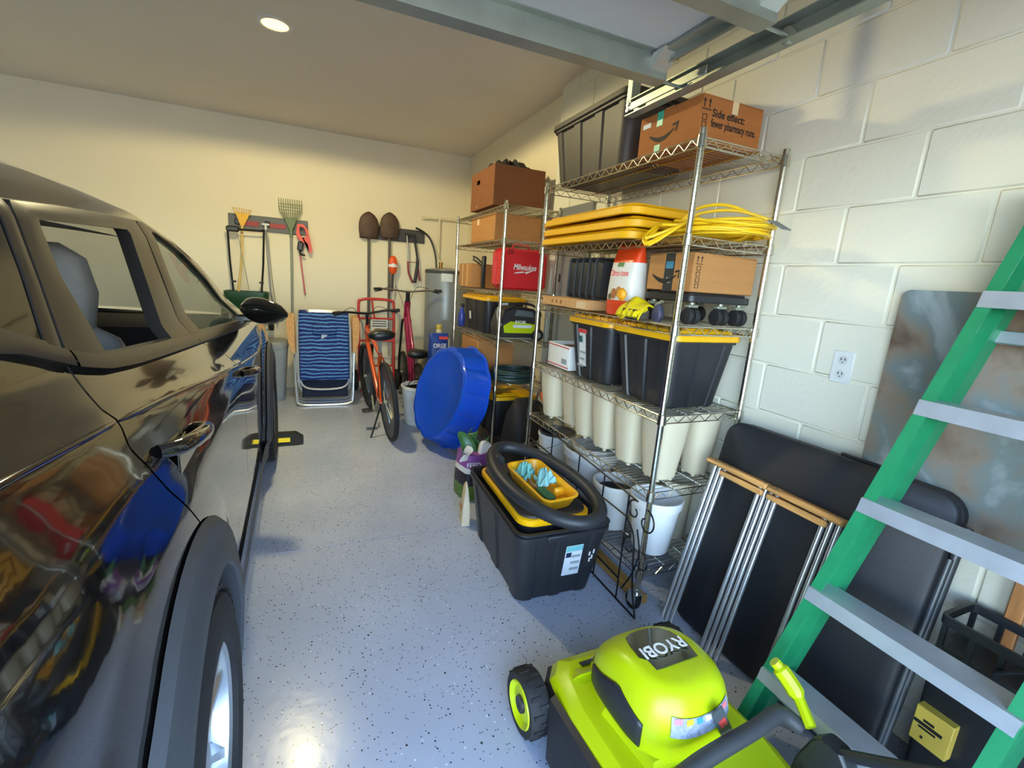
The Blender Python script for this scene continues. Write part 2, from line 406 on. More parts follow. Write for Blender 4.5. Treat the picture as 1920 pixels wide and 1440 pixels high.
paint = M('black_car_paint', (16, 15, 15), .09, .0, .02, coat=1., spec=.6)
trimm = M('car_window_trim', (38, 35, 33), .28, 0, .05)
cladm = M('grey_wheel_arch_cladding', (62, 66, 72), .55, 0, .06, 20, .05, 200)
glassd = M('dark_privacy_glass', (14, 15, 14), .04, 0, 0, spec=.7)
glassc = M('clear_tinted_glass', (110, 140, 132), .02, 0, 0, alpha=.22, spec=.6)
seatm = M('grey_seat_cloth', (138, 132, 126), .85, 0, .05, 30, .1, 300)
inter = M('dark_cabin_plastic', (30, 30, 31), .7)
alloy = M('alloy_wheel_silver', (196, 202, 206), .28, .85, .03)
car = thing('car', 'black sport utility car with its rear passenger window open', 'car', (-1.19, 2.425, 0), math.radians(1.4))
BELT = [(-2.2, 1.34), (-1.9, 1.31), (-1.541, 1.257), (-1.395, 1.209), (-1.303, 1.186), (-1.159, 1.171), (-.896, 1.154), (-.291, 1.117), (.274, 1.086), (.60, 1.07)]
GAPR_up = [(-1.24, .62), (-1.30, .74), (-1.36, .83), (-1.44, .93), (-1.49, 1.013), (-1.495, 1.073), (-1.46, 1.107), (-1.43, 1.164), (-1.395, 1.209)]
BG = [(-.42, .25), (-.36, .6), (-.27, .85), (-.28, .96), (-.42, 1.07), (-.60, 1.133)]
FG = [(.70, .25), (.72, .6), (.70, .9), (.62, 1.07)]
def belt_between(a, b, n=10): return [(a+(b-a)*i/n, interp(a+(b-a)*i/n, [p[0] for p in BELT], [p[1] for p in BELT])) for i in range(n+1)]
e = .0035
for s in (1, -1):
    # quarter panel
    B = [(-2.22, .5), (-2.05, .42)]+arc(CRY, .43, 176, 52)
    q = coons(MB(), B, belt_between(-2.2, -1.395-e), [(-2.22, .5), (-2.27, .8), (-2.2, 1.34)], [(arc(CRY, .43, 52, 52, 1)[0][0]-e, arc(CRY, .43, 52, 52, 1)[0][1])]+[(p[0]-e, p[1]) for p in GAPR_up[2:]], 44, 40, s)
    q.build('quarter_panel', paint, car, ang=60)
    # rear door skin
    Lf = [(-1.085, .25), (-1.09, .45)]+arc(CRY, .43, 25, 52, 5)+[(p[0]+e, p[1]) for p in GAPR_up[2:]]
    d = coons(MB(), [(-1.085, .25), (-.42-e, .25)], belt_between(-1.395+e, -.60-e), Lf, [(p[0]-e, p[1]) for p in BG], 46, 60, s).build('rear_door', paint, car, ang=60)
    hd = MB().tube([(s*(sx_(y, z)+o), y, z) for y, z, o in ((-1.42, 1.035, .0), (-1.40, 1.035, .028), (-1.33, 1.025, .036), (-1.24, 1.012, .036), (-1.18, 1.003, .028), (-1.16, 1.0, .0))], [.014, .017, .018, .018, .017, .014], 10)
    hd.build('door_handle', paint, d, ang=60)
    MB().box((s*(sx_(-1.29, .985)+.002), -1.29, .985), (.006, .17, .055), .003).build('handle_recess', paint, d)
    # front door skin
    d = coons(MB(), [(-.42+e, .25), (.70-e, .25)], belt_between(-.60+e, .62-e), [(p[0]+e, p[1]) for p in BG], [(p[0]-e, p[1]) for p in FG], 46, 60, s).build('front_door', paint, car, ang=60)
    hd = MB().tube([(s*(sx_(y, z)+o), y, z) for y, z, o in ((-.26, .945, .0), (-.24, .945, .028), (-.17, .935, .036), (-.08, .925, .036), (-.02, .915, .028), (.0, .91, .0))], [.014, .017, .018, .018, .017, .014], 10)
    hd.build('door_handle', paint, d, ang=60)
    # fender
    B = [(.70+e, .25), (.775, .36)]+arc(CFY, .43, 165, 8)+[(1.72, .42), (1.98, .48)]
    coons(MB(), B, [(.62+e, 1.07), (.9, 1.04), (1.3, .98), (1.7, .90), (2.0, .80)], [(p[0]+e, p[1]) for p in FG], [(1.98, .48), (2.02, .65), (2.0, .80)], 50, 30, s).build('front_fender', paint, car, ang=60)
    # sill cladding and wheel arch cladding
    strip(MB(), [(-1.08, .31), (-.2, .31), (.78, .31)], [(-1.08, .17), (-.2, .165), (.78, .17)], s, .014).build('sill_cladding', cladm, car)
    for ya in (CRY, CFY):
        mb = MB()
        a0, a1 = (-14, 190)
        def fn(u, v, ya=ya):
            a = math.radians(a0+(a1-a0)*u)
            r = [.515, .50, .455, .44, .405, .40, .40][min(6, int(round(v*6)))]
            o = [.0, .014, .016, .024, .026, .018, -.05][min(6, int(round(v*6)))]
            y, z = ya+r*math.cos(a), CWZ+r*math.sin(a)
            return (s*(sx_(y, z, False)+o+.004), y, z)
        mb.grid(fn, 36, 6); mb.build('wheel_arch_cladding', cladm, car, ang=30)
        MB().grid(lambda u, v, ya=ya: (s*(.60+.30*min(1, 1.25*max(0, v-.2))), ya+(.41 if v > .1 else .02)*math.cos(-.2+(PI+.4)*u), CWZ+(.41 if v > .1 else .02)*math.sin(-.2+(PI+.4)*u)), 30, 5).build('wheel_well', inter, car)
    # upper door frames and glass
    RO = [(-1.395, 1.209), (-1.33, 1.35), (-1.27, 1.482), (-1.04, 1.495), (-.69, 1.507), (-.44, 1.513), (-.52, 1.33), (-.60, 1.133)]
    RI = [(-1.235, 1.186), (-1.245, 1.35), (-1.206, 1.455), (-1.04, 1.461), (-.75, 1.47), (-.616, 1.474), (-.70, 1.33), (-.80, 1.160)]
    frame(RO, RI, s).build('rear_window_frame', trimm, car, ang=30)
    FO = [(-.60, 1.133), (-.50, 1.33), (-.43, 1.513), (-.359, 1.516), (-.02, 1.441), (.303, 1.329), (.50, 1.20), (.62, 1.075)]
    FI = [(-.446, 1.140), (-.40, 1.33), (-.327, 1.487), (-.28, 1.484), (.005, 1.418), (.29, 1.305), (.46, 1.19), (.53, 1.092)]
    frame(FO, FI, s).build('front_window_frame', trimm, car, ang=30)
    strip(MB(), [(-.327, 1.487), (.005, 1.418), (.29, 1.305), (.46, 1.19), (.53, 1.092)], [(-.446, 1.135), (-.2, 1.12), (.1, 1.10), (.3, 1.095), (.53, 1.090)], s, -.004, 6).build('front_side_glass', glassc, car)
    if s < 0:
        strip(MB(), [(-1.206, 1.455), (-1.04, 1.461), (-.75, 1.47), (-.616, 1.474)], [(-1.235, 1.186), (-1.1, 1.17), (-.9, 1.155), (-.80, 1.150)], s, -.004, 6).build('rear_side_glass', M('teal_tinted_glass', (96, 132, 122), .08, 0, 0, alpha=.72, spec=.6), car)
    # quarter window behind the rear door
    QO = [(-1.40, 1.212), (-1.33, 1.35), (-1.275, 1.482), (-1.5, 1.475), (-1.8, 1.44), (-2.0, 1.36), (-1.8, 1.30), (-1.55, 1.26), (-1.40, 1.212)]
    QI = [(-1.43, 1.25), (-1.37, 1.36), (-1.33, 1.455), (-1.5, 1.45), (-1.72, 1.425), (-1.85, 1.37), (-1.74, 1.325), (-1.55, 1.29), (-1.43, 1.25)]
    frame(QO, QI, s, .004).build('quarter_window_frame', trimm, car, ang=30)
    c = (sum(p[0] for p in QI[:-1])/8, sum(p[1] for p in QI[:-1])/8)
    strip(MB(), QI, [(c[0]*.97+p[0]*.03, c[1]*.97+p[1]*.03) for p in QI], s, .001, 4, 60).build('quarter_window_glass', glassd, car)
    for a_, b_, nm in ((-1.93, -1.40, 'quarter_beltline_trim'), (-1.392, -.602, 'rear_beltline_trim'), (-.598, .585, 'front_beltline_trim')):
        bb_ = belt_between(a_, b_, 16)
        frame([(p[0], p[1]+.020) for p in bb_], [(p[0], p[1]-.010) for p in bb_], s, .015, 40).build(nm, trimm, car, ang=30)
    for a_, b_ in ((-2.1, -1.47), (-1.455, -.315), (-.305, .45)):
        pts = [(a_+(b_-a_)*i/24, interp(a_+(b_-a_)*i/24, ZCY, ZCZ)) for i in range(25)]
        MB().tube([(s*(sx_(p[0], p[1])+.0005), p[0], p[1]) for p in pts], [.0015]+[.0055]*23+[.0015], 8).build('body_crease', paint, car, ang=80)
    # roof side rail and front roof post
    SEAM = [(-2.05, 1.36), (-1.8, 1.44), (-1.5, 1.477), (-1.27, 1.484), (-1.04, 1.497), (-.69, 1.509), (-.36, 1.518), (-.02, 1.443), (.303, 1.331), (.50, 1.202), (.62, 1.078)]
    SIL = [(-2.12, 1.42), (-1.85, 1.505), (-1.5, 1.545), (-1.27, 1.555), (-1.02, 1.566), (-.74, 1.562), (-.40, 1.535), (-.10, 1.475), (.28, 1.375), (.58, 1.235), (.80, 1.08)]
    strip(MB(), SEAM, SIL, s, .004, 4, 70).build('roof_rail', paint, car, ang=60)
    # side mirror
    mr_ = MB()
    ms = []
    for i in range(9):
        t_ = i/8; w_ = [.02, .055, .068, .072, .070, .066, .058, .044, .012][i]
        xx = s*(.845+.235*t_); yc = .50-.10*t_+.02
        ms.append([(xx, yc+.055*math.cos(a*PI/8)*(1-.25*t_), 1.155-.02*t_+w_*math.sin(a*PI/8)) for a in range(16)])
    mr_.loft(ms); mo = mr_.build('side_mirror', paint, car, ang=60)
    MB().box((s*.855, .52, 1.10), (.09, .07, .04), .01).build('mirror_mount', trimm, mo)
    MB().lathe([(.0005, -.001), (.05, 0)], 20, 'y', (s*.965, .468, 1.147), sx=1, sy=1.5).build('mirror_glass', M('mirror_glass', (180, 190, 195), .03, 1, 0), mo)
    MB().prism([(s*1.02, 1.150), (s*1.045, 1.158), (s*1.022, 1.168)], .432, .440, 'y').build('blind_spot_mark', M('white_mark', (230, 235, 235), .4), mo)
# roof skin, hood, windshield, tail
def rail_pt(y): return interp(y, [p[0] for p in SIL], [p[1] for p in SIL])
def roof_fn(u, v):
    y = -2.1+(1.62)*v; z = rail_pt(y); x0 = sx_(y, z, False)+.004
    a = (u*2-1); x = x0*a
    return (x, y, z+.085*(1-a*a)**.8*min(1, (y+2.12)/.3+.3))
MB().grid(roof_fn, 24, 30).build('roof', paint, car, ang=60)
def ws_fn(u, v):
    y = -.48+1.33*v; z = rail_pt(min(y, .80)); x0 = sx_(min(y, .8), z, False)+.004; a = u*2-1
    return (x0*a, y+.16*(1-a*a)*v*.8, z+.085*(1-a*a)**.8*(1-v*.75))
MB().grid(ws_fn, 24, 20).build('windshield', M('windscreen_glass', (92, 134, 124), .03, 0, 0, alpha=.55, spec=.6), car, ang=60)
HT = [(.62, 1.07), (.9, 1.04), (1.3, .98), (1.7, .90), (2.0, .80), (2.12, .70)]
def hood_fn(u, v):
    y, z = poly_at(HT, v); a = u*2-1; x0 = sx_(min(y, 2.0), z, False)
    return (x0*a, y+.16*(1-a*a)*v, z+.055*(1-a*a)*(1-.2*v))
MB().grid(hood_fn, 24, 20).build('hood', paint, car, ang=60)
fb = MB()
fb.grid(lambda u, v: ((lambda a: (sx_(1.98, .6, False)*a, 2.02+.26*(1-a*a*a*a)+.05*math.sin(v*PI), .25+.47*v))(u*2-1)), 24, 8)
fb.build('front_bumper', paint, car, ang=60)
MB().grid(lambda u, v: ((lambda a: (.55*a, 2.335-.02*a*a, .42+.2*v))(u*2-1)), 10, 3).build('grille', blackp, car)
tb = MB()
tb.grid(lambda u, v: ((lambda a, z: ((sx_(-2.15, max(z, .4), False)-.02)*a, -2.22-.12*(1-a**4)-.05*math.sin(v*PI)+max(0, z-1.15)*.35, z))(u*2-1, .35+1.12*v)), 24, 20)
tb.build('tailgate', paint, car, ang=60)
MB().grid(lambda u, v: ((lambda a, z: (.56*a, -2.405+.03*a*a+(z-1.15)*.33, z))(u*2-1, 1.17+.24*v)), 12, 6).build('rear_glass', glassd, car)
for s in (1, -1):
    MB().box((s*.74, -2.26, 1.02), (.16, .14, .26), .04).build('tail_lamp', M('red_lamp', (120, 12, 12), .15), car)
    MB().box((s*.66, 2.08, .74), (.26, .16, .1), .03).build('head_lamp', M('headlamp_lens', (190, 200, 205), .08), car)
# cabin
MB().box((0, -.3, .34), (1.62, 3.2, .06)).box((0, .62, .85), (1.56, .25, .5), .06).build('cabin_floor_and_dash', inter, car)
MB().grid(lambda u, v: ((u*2-1)*.60, -2.0+1.62*v, 1.455+.03*(1-(u*2-1)**2)+.01*math.sin(v*PI)), 8, 8).build('headliner', M('grey_headliner', (120, 116, 110), .9), car)
for s in (1, -1):
    MB().grid(lambda u, v: (s*(.86-.10*max(0, v-.6)), -2.1+2.7*u, .3+.82*v), 12, 8).build('inner_door_card', inter, car)
def seat(x, y, nm, w=.5):
    t_ = MB()
    t_.loft([[(x+p[0], y+p[1], z) for p in rrect(w-a, .50-a, .09, 4)] for z, a in ((.42, .06), (.46, 0), (.58, 0), (.62, .08))])
    bk = [(0, .60, .13), (-.03, .75, .15), (-.07, .98, .15), (-.11, 1.14, .12), (-.125, 1.18, .05)]
    t_.loft([[(x+p[0], y-.25+dy+p[1], z) for p in rrect(w-(.0 if i < 3 else .1 if i == 3 else .2), th, .05, 4)] for i, (dy, z, th) in enumerate(bk)])
    o = t_.build(nm, seatm, car, ang=60)
    h = MB(); yh = y-.25-.14
    h.loft([[(x+p[0], yh+dy+p[1], z) for p in rrect(wd, th, .045, 4)] for z, wd, th, dy in ((1.15, .24, .08, .0), (1.17, .30, .13, .0), (1.28, .33, .15, -.005), (1.38, .30, .13, -.01), (1.42, .20, .06, -.01))])
    h.build('headrest', seatm, o, ang=60)
    for q in (-.06, .06): MB().cyl((x+q, yh, 1.10), (x+q, yh, 1.20), .007, 8).build('headrest_post', chrome, o)
seat(.42, -.28, 'front_seat'); seat(-.42, -.28, 'front_seat')
seat(.40, -1.10, 'rear_seat', .62); seat(-.40, -1.10, 'rear_seat', .62)
MB().lathe([(.15, 0), (.17, .012), (.15, .024)], 24, 'y', (-.42, .28, .95), False, False).build('steering_wheel', inter, car)
# wheels
def wheel(s, ya):
    w = MB().lathe([(.235, .11), (.24, .125), (.29, .13), (.335, .118), (.352, .09), (.355, 0), (.352, -.09), (.335, -.118), (.29, -.13), (.235, -.12)], 56, 'x', (0, 0, 0), False, False)
    tm = w
    for i in range(56):
        a = 2*PI*i/56
        R_ = Matrix.Rotation(a, 3, 'X')
        for xx, sk in ((.088, .12), (-.088, -.12)):
            tm.box(R_ @ Vector((xx, 0, .352)), (.055, .020, .010), 0, R=R_)
    o = tm.build('wheel', rubber, car, 'black tyre on a silver alloy wheel')
    o.location = (s*.835, ya, CWZ); o.rotation_euler = (0, 0, 0 if s > 0 else PI)
    r_ = MB().lathe([(.238, .105), (.232, .112), (.222, .105), (.215, .06), (.205, -.05)], 48, 'x', (0, 0, 0), False, False)
    r_.lathe([(.0005, .095), (.035, .095), (.055, .085), (.06, .05)], 24, 'x', (0, 0, 0), False, False)
    rim = r_.build('rim', alloy, o, ang=30)
    for i in range(5):
        for dlt in (-.17, .17):
            a = 2*PI*i/5+dlt; R_ = Matrix.Rotation(a, 3, 'X'); sp_ = MB()
            secs = [(.03, .026, .092, .05), (.12, .022, .086, .045), (.226, .030, .098, .05)]
            sp_.loft([[R_ @ Vector((x_, y_, r)) for x_, y_ in ((d1, -wd*.35), (d1, wd*.35), (d1-.025, wd), (d1-.045, wd), (d1-.045, -wd), (d1-.025, -wd))] for r, wd, d1, _ in secs])
            sp_.build('spoke', alloy, rim, ang=25)
    MB().lathe([(.0005, .03), (.16, .03), (.16, .02)], 30, 'x', (0, 0, 0), False, False).build('brake_disc', M('brake_disc', (120, 120, 122), .4, .8), rim)
for s in (1, -1):
    for ya in (CRY, CFY): wheel(s, ya)
MB().box((0, -.15, .27), (1.66, 2.2, .12), .02).build('floor_pan', inter, car)
# ------------------------------------------------------------------ wire shelving units
def stuff(o): o['kind'] = 'stuff'; return o
def wire_unit(label, loc, D, Lg, levels, top, casters, group=None):
    t = thing('wire_shelving_unit', label, 'shelf', loc, 0, group)
    prof = []
    z = .10
    while z < top:
        prof += [(.0127, z), (.0127, z+.0225), (.0113, z+.0235), (.0113, z+.0252)]; z += .0254
    prof += [(.0127, z), (.0127, top+.02), (.010, top+.024), (.0005, top+.024)]
    pm = MB().lathe(prof, 12).mesh('post', chrome, 25)
    for (x, y) in ((0, 0), (D, 0), (0, Lg), (D, Lg)):
        o = bpy.data.objects.new('post', pm); COL.objects.link(o); o.parent = t; o.location = (x, y, 0)
        if casters:
            c = MB().cyl((x, y, .085), (x, y, .11), .014, 12)
            c.box((x-.018, y+.01, .062), (.004, .05, .06)).box((x+.018, y+.01, .062), (.004, .05, .06)).box((x, y+.005, .088), (.042, .05, .006))
            cs = c.build('caster', chrome, t)
            MB().lathe([(.012, -.013), (.036, -.013), (.040, -.008), (.040, .008), (.036, .013), (.012, .013)], 20, 'x', (x, y+.02, .040)).build('caster_wheel', rubber, cs)
        else:
            MB().lathe([(.018, 0), (.018, .02), (.009, .03), (.009, .11)], 12, 'z', (x, y, 0)).build('foot', chrome, t)
    # one wire deck mesh shared by all levels
    fr = MB(); w = .0030
    for zz in (0, -.032):
        fr.tube([(.0, .0, zz), (D, .0, zz), (D, Lg, zz), (0, Lg, zz)], w, 6, True)
    def zig(a, b):
        a, b = Vector(a), Vector(b); n = max(4, int((b-a).length/.034)); pts = []
        for i in range(n+1): pts.append(a.lerp(b, i/n)+Vector((0, 0, 0 if i % 2 else -.032)))
        fr.tube(pts, .0022, 4)
    zig((0, .015, 0), (0, Lg-.015, 0)); zig((D, .015, 0), (D, Lg-.015, 0)); zig((.015, 0, 0), (D-.015, 0, 0)); zig((.015, Lg, 0), (D-.015, Lg, 0))
    for (x, y) in ((0, 0), (D, 0), (0, Lg), (D, Lg)):
        fr.lathe([(.0135, -.036), (.019, -.034), (.0165, .006), (.0135, .008)], 12, 'z', (x, y, 0), False, False)
    fm_ = fr.mesh('shelf_frame', chrome, 40)
    dk = MB(); n = int(Lg/.0265)
    for i in range(1, n):
        y = Lg*i/n; dk.tube([(0, y, .002), (D, y, .002)], .0019, 4)
    for x in (D*.33, D*.67): dk.tube([(x, 0, -.003), (x, Lg, -.003)], .0028, 5)
    dm_ = dk.mesh('deck_wires', chrome, 40)
    for z in levels:
        o = bpy.data.objects.new('wire_shelf', fm_); COL.objects.link(o); o.parent = t; o.location = (0, 0, z-.004)
        stuff(o)
        q = bpy.data.objects.new('deck_wires', dm_); COL.objects.link(q); q.parent = o; q['kind'] = 'stuff'
    return t
S1X, S1Y = 1.30, 1.41
wire_unit('chrome wire shelving on casters beside the folded ladder, loaded with black totes and cream planters', (S1X, S1Y, 0), .435, 1.21, [1.955, 1.615, 1.275, .910, .572, .20], 1.955, True)
S2X, S2Y = 1.30, 3.26
wire_unit('chrome wire shelving near the back corner, holding cartons and a red tool case', (S2X, S2Y, 0), .445, 1.20, [1.94, 1.70, 1.32, .94, .60, .12], 1.94, False)

# ------------------------------------------------------------------ totes
def rib_ring(sx, sy, r, z, nx, ny, d, n=4):
    r = min(r, sx/2-.001, sy/2-.001); o = []
    def side(p, q, k):
        # straight side from p to q with k shallow inset panels
        p, q = Vector((p[0], p[1], 0)), Vector((q[0], q[1], 0)); t = (q-p); nrm = Vector((-t.y, t.x, 0)).normalized()
        for i in range(k):
            a, b = (i+.16)/k, (i+.84)/k
            for u, dd in ((a, 0), (a+.02, d), (b-.02, d), (b, 0)):
                v = p+t*u+nrm*dd; o.append((v.x, v.y, z))
    cs = [(sx/2-r, sy/2-r, 0), (-sx/2+r, sy/2-r, PI/2), (-sx/2+r, -sy/2+r, PI), (sx/2-r, -sy/2+r, 1.5*PI)]
    for i, (cx, cy, a0) in enumerate(cs):
        for j in range(n+1):
            a = a0+PI/2*j/n; o.append((cx+r*math.cos(a), cy+r*math.sin(a), z))
        nx_, ny_, na = cs[(i+1) % 4]
        side(o[-1], (nx_+r*math.cos(na), ny_+r*math.sin(na)), nx if i in (0, 2) else ny)
    return o
def lid_mb(sx, sy, h=.045, r=.06):
    m = MB(); R = lambda o, z: [(p[0], p[1], z) for p in rrect(sx-2*o, sy-2*o, max(.01, r-o), 5)]
    m.loft([R(.008, 0), R(0, .004), R(.002, h*.62), R(.012, h*.72), R(.03, h*.74), R(.04, h), R(.075, h), R(.085, h*.82)], False, True)
    return m
def tote(label, loc, rz, sx, sy, h, lid, mat, lidmat, group, nx=2, ny=2, taper=.84, cat='storage tote', name='storage_tote'):
    t = thing(name, label, cat, loc, rz, group)
    m = MB(); k = lambda f, z, o=0: rib_ring(sx*f-o, sy*f-o, .05, z, nx, ny, .008)
    rings = [k(taper-.03, 0), k(taper, .008), k(taper+(1-taper)*.9, h*.86), k(.985, h*.9)]
    pl = lambda o, z: rib_ring(sx-o, sy-o, .05, z, nx, ny, 0)
    rings += [pl(-.012, h*.905), pl(-.012, h*.95), pl(.004, h*.955), pl(.004, h*.99), pl(-.016, h*.993), pl(-.016, h)]
    if lid: m.loft(rings)
    else: m.loft(rings+[pl(.012, h), pl(.03, h*.9), k(taper-.01, .015, .01)], True, True)
    m.build('body', mat, t, ang=30)
    if lid:
        o = lid_mb(sx+.035, sy+.035).build('lid', lidmat, t); o.location = (0, 0, h-.02)
        for a in (-1, 1):
            q = MB().box((0, a*(sy/2-.055), h+.028), (sx*.5, .035, .008), .003).build('lid_rib', lidmat, t)
    return t
totep = M('black_tote_plastic', (38, 39, 42), .42, 0, .08, 10, .04, 120)
toteg = M('charcoal_tote_plastic', (62, 54, 48), .5, 0, .06, 10, .04, 120)
G_T = 'black totes with yellow lids'
t = tote('charcoal lidded tote on the top wire shelf behind the smiling carton', (1.525, 2.27, 1.958), 0, .41, .72, .315, True, toteg, toteg, None, 1, 3, .88)
# totes on the fourth shelf of the near unit
t = tote('black tote with yellow lid at the row end nearest the outlet', (1.518, 1.645, .912), 0, .368, .40, .315, True, totep, yellowp, G_T, 2, 2, .82)
t = tote('black tote with yellow lid and a tall printed label, beside a white carton', (1.518, 2.085, .912), 0, .368, .39, .315, True, totep, yellowp, G_T, 2, 2, .82)
lb = MB().box((-.165, .05, .165), (.0015, .085, .20), R=Matrix.Rotation(-.10, 3, 'Y')).build('sticker', paper, t, 'white printed sticker')
decal('sticker_band', (-.182, .05, .255), .085, .02, (-1, 0, -.1), M('red_print', (196, 60, 60), .6), t)
decal('sticker_mark', (-.176, .068, .21), .03, .035, (-1, 0, -.1), M('green_print', (40, 90, 80), .6), t)
for i in range(4): decal('sticker_line', (-.169+.0045*(1-i), .045, .175-.035*i), .06, .012, (-1, 0, -.1), M('grey_print', (150, 156, 160), .6), t)
# far unit
t = tote('black tote with yellow lid on the far wire shelf behind the green machine', (1.523, 4.0, .944), 0, .375, .62, .30, True, totep, yellowp, G_T, 2, 2, .86)
decal('sticker', (-.172, .12, .13), .05, .07, (-1, 0, -.08), paper, t)
tote('black tote with yellow lid on the lowest far shelf under the green hose', (1.523, 3.76, .124), 0, .375, .80, .345, True, totep, yellowp, G_T, 2, 3, .86)

# yellow lids stacked on the second shelf
for i, (dx, dy, rz) in enumerate(((0, 0, 0), (.012, .0, .012), (.0, -.012, -.012))):
    lb_ = ['yellow tote lid at the bottom of the lid stack', 'yellow tote lid in the middle of the lid stack', 'yellow tote lid on top of the lid stack'][i]
    t = thing('tote_lid', lb_, 'lid', (1.462+dx, 2.157+dy, 1.617+.051*i), rz, 'loose yellow lids')
    lid_mb(.42, .875, .050, .075).build('panel', yellowp, t)
    MB().box((0, .30, .047), (.22, .03, .008), .003).build('rib', yellowp, t)
    MB().box((0, -.30, .047), (.22, .03, .008), .003).build('rib', yellowp, t)

# ------------------------------------------------------------------ cartons
def carton(label, loc, rz, sx, sy, h, mat=card, name='carton', tape=None, cat='box', group='cardboard boxes', seam='y'):
    t = thing(name, label, cat, loc, rz, group)
    MB().box((0, 0, h/2), (sx, sy, h-.004), .004).build('body', mat, t)
    for a in (-1, 1):
        if seam == 'y': MB().box((a*(sx/4), 0, h-.001), (sx/2-.003, sy-.004, .004), .001).build('flap', mat, t)
        else: MB().box((0, a*(sy/4), h-.001), (sx-.004, sy/2-.003, .004), .001).build('flap', mat, t)
    if tape:
        if seam == 'y': MB().box((0, 0, h+.0015), (.05, sy+.002, .001)).build('tape', tape, t)
        else: MB().box((0, 0, h+.0015), (sx+.002, .05, .001)).build('tape', tape, t)
    return t
teal = M('teal_tape', (62, 178, 150), .4); darktape = M('black_print_tape', (34, 40, 44), .4); clear = M('tan_tape', (206, 168, 116), .3)
def smile(t, c, w, n, mat=ink):
    """curved arrow mark as a thin raised print"""
    R = face_rot(n); m = MB(); top = []; bot = []
    for i in range(17):
        u = i/16; x = -w/2+w*.86*u; y = -.16*w*math.sin(PI*min(1, u*.95))+.02*w*u
        th = .055*w*math.sin(PI*(.12+.80*u))
        top.append((x, y+th)); bot.append((x, y-th))
    poly = top+bot[::-1]
    f = [R @ Vector((p[0], p[1], .0004))+Vector(c) for p in poly]; g_ = [R @ Vector((p[0], p[1], .0012))+Vector(c) for p in poly]
    m.loft([f, g_]); m.build('smile_mark', mat, t)
    m = MB(); ar = [(.30*w, .10*w), (.50*w, .13*w), (.45*w, -.08*w), (.41*w, -.07*w), (.44*w, .075*w), (.31*w, .055*w)]
    m.loft([[R @ Vector((p[0], p[1], z))+Vector(c) for p in ar] for z in (.0004, .0012)]); m.build('arrow_mark', mat, t)
def up_arrows(t, c, n, h=.035, mat=ink):
    R = face_rot(n)
    for dx in (-.35*h, .35*h):
        ar = [(-.05*h, -.3*h), (.05*h, -.3*h), (.05*h, .25*h), (.2*h, .2*h), (0, .55*h), (-.2*h, .2*h), (-.05*h, .25*h)]
        MB().loft([[R @ Vector((p[0]+dx, p[1], z))+Vector(c) for p in ar] for z in (.0004, .0012)]).build('up_arrow', mat, t)
    decal('arrow_bar', Vector(c)+R @ Vector((0, -.5*h, .0006)), h*1.3, .08*h, n, mat, t)
def symbols(t, c, n, h=.09, k=4):
    R = face_rot(n)
    for i in range(k):
        q = Vector(c)+R @ Vector((0, h/2-(i+.5)*h/k, .0006))
        MB().ring(*[[ (p[0], p[1]) for p in rrect(a, a*.9, .002, 2)] for a in (.9*h/k, .72*h/k)], 0, .0008).build('care_symbol', ink, t)
        o = t.children[-1] if False else COL.objects[-1]
        o.matrix_local = Matrix.Translation(q) @ R.to_4x4()
# smiling carton on the top shelf
t = carton('smiling carton with teal tape and printed text on the top wire shelf', (1.495, 1.655, 1.958), 0, .315, .36, .163, M('orange_cardboard', (170, 104, 48), .8, 0, .07, 5, .08, 80, stretch=(1, 1, 6)), tape=clear, seam='x')
smile(t, (-.158, .02, .078), .17, (-1, 0, 0))
decal('tape_end', (-.1585, .05, .135), .035, .055, (-1, 0, 0), teal, t); decal('tape_end', (-.1585, .05, .018), .035, .035, (-1, 0, 0), teal, t)
decal('tape_end', (.005, -.1808, .14), .03, .045, (0, -1, 0), M('cream_tape', (226, 196, 150), .5), t)
text('Side effect:', .038, ink, t, (-.105, -.1805, .105), (0, -1, 0), align='LEFT', bold=.0006)
text('fewer pharmacy runs.', .038, ink, t, (-.105, -.1805, .070), (0, -1, 0), align='LEFT', bold=.0006, wx=.70)
up_arrows(t, (-.135, -.1805, .13), (0, -1, 0), .036)
symbols(t, (-.14, -.1805, .06), (0, -1, 0), .075, 3)
decal('label', (-.159, .13, .125), .05, .018, (-1, 0, 0), paper, t)
# smiling carton on the third shelf, standing on the plant caddies
t = carton('smiling carton with a black printed tape, resting on black plant caddies', (1.545, 1.572, 1.406), 0, .34, .27, .152, card, tape=None, seam='x')
smile(t, (-.171, .015, .065), .17, (-1, 0, 0))
decal('tape_end', (-.1708, .0, .076), .055, .152, (-1, 0, 0), darktape, t)
decal('tape_print', (-.172, .0, .105), .042, .028, (-1, 0, 0), M('blue_print', (60, 130, 160), .5), t)
up_arrows(t, (-.171, .0, .045), (-1, 0, 0), .02, paper)
up_arrows(t, (-.145, -.1355, .125), (0, -1, 0), .03)
symbols(t, (-.145, -.1355, .06), (0, -1, 0), .09, 4)
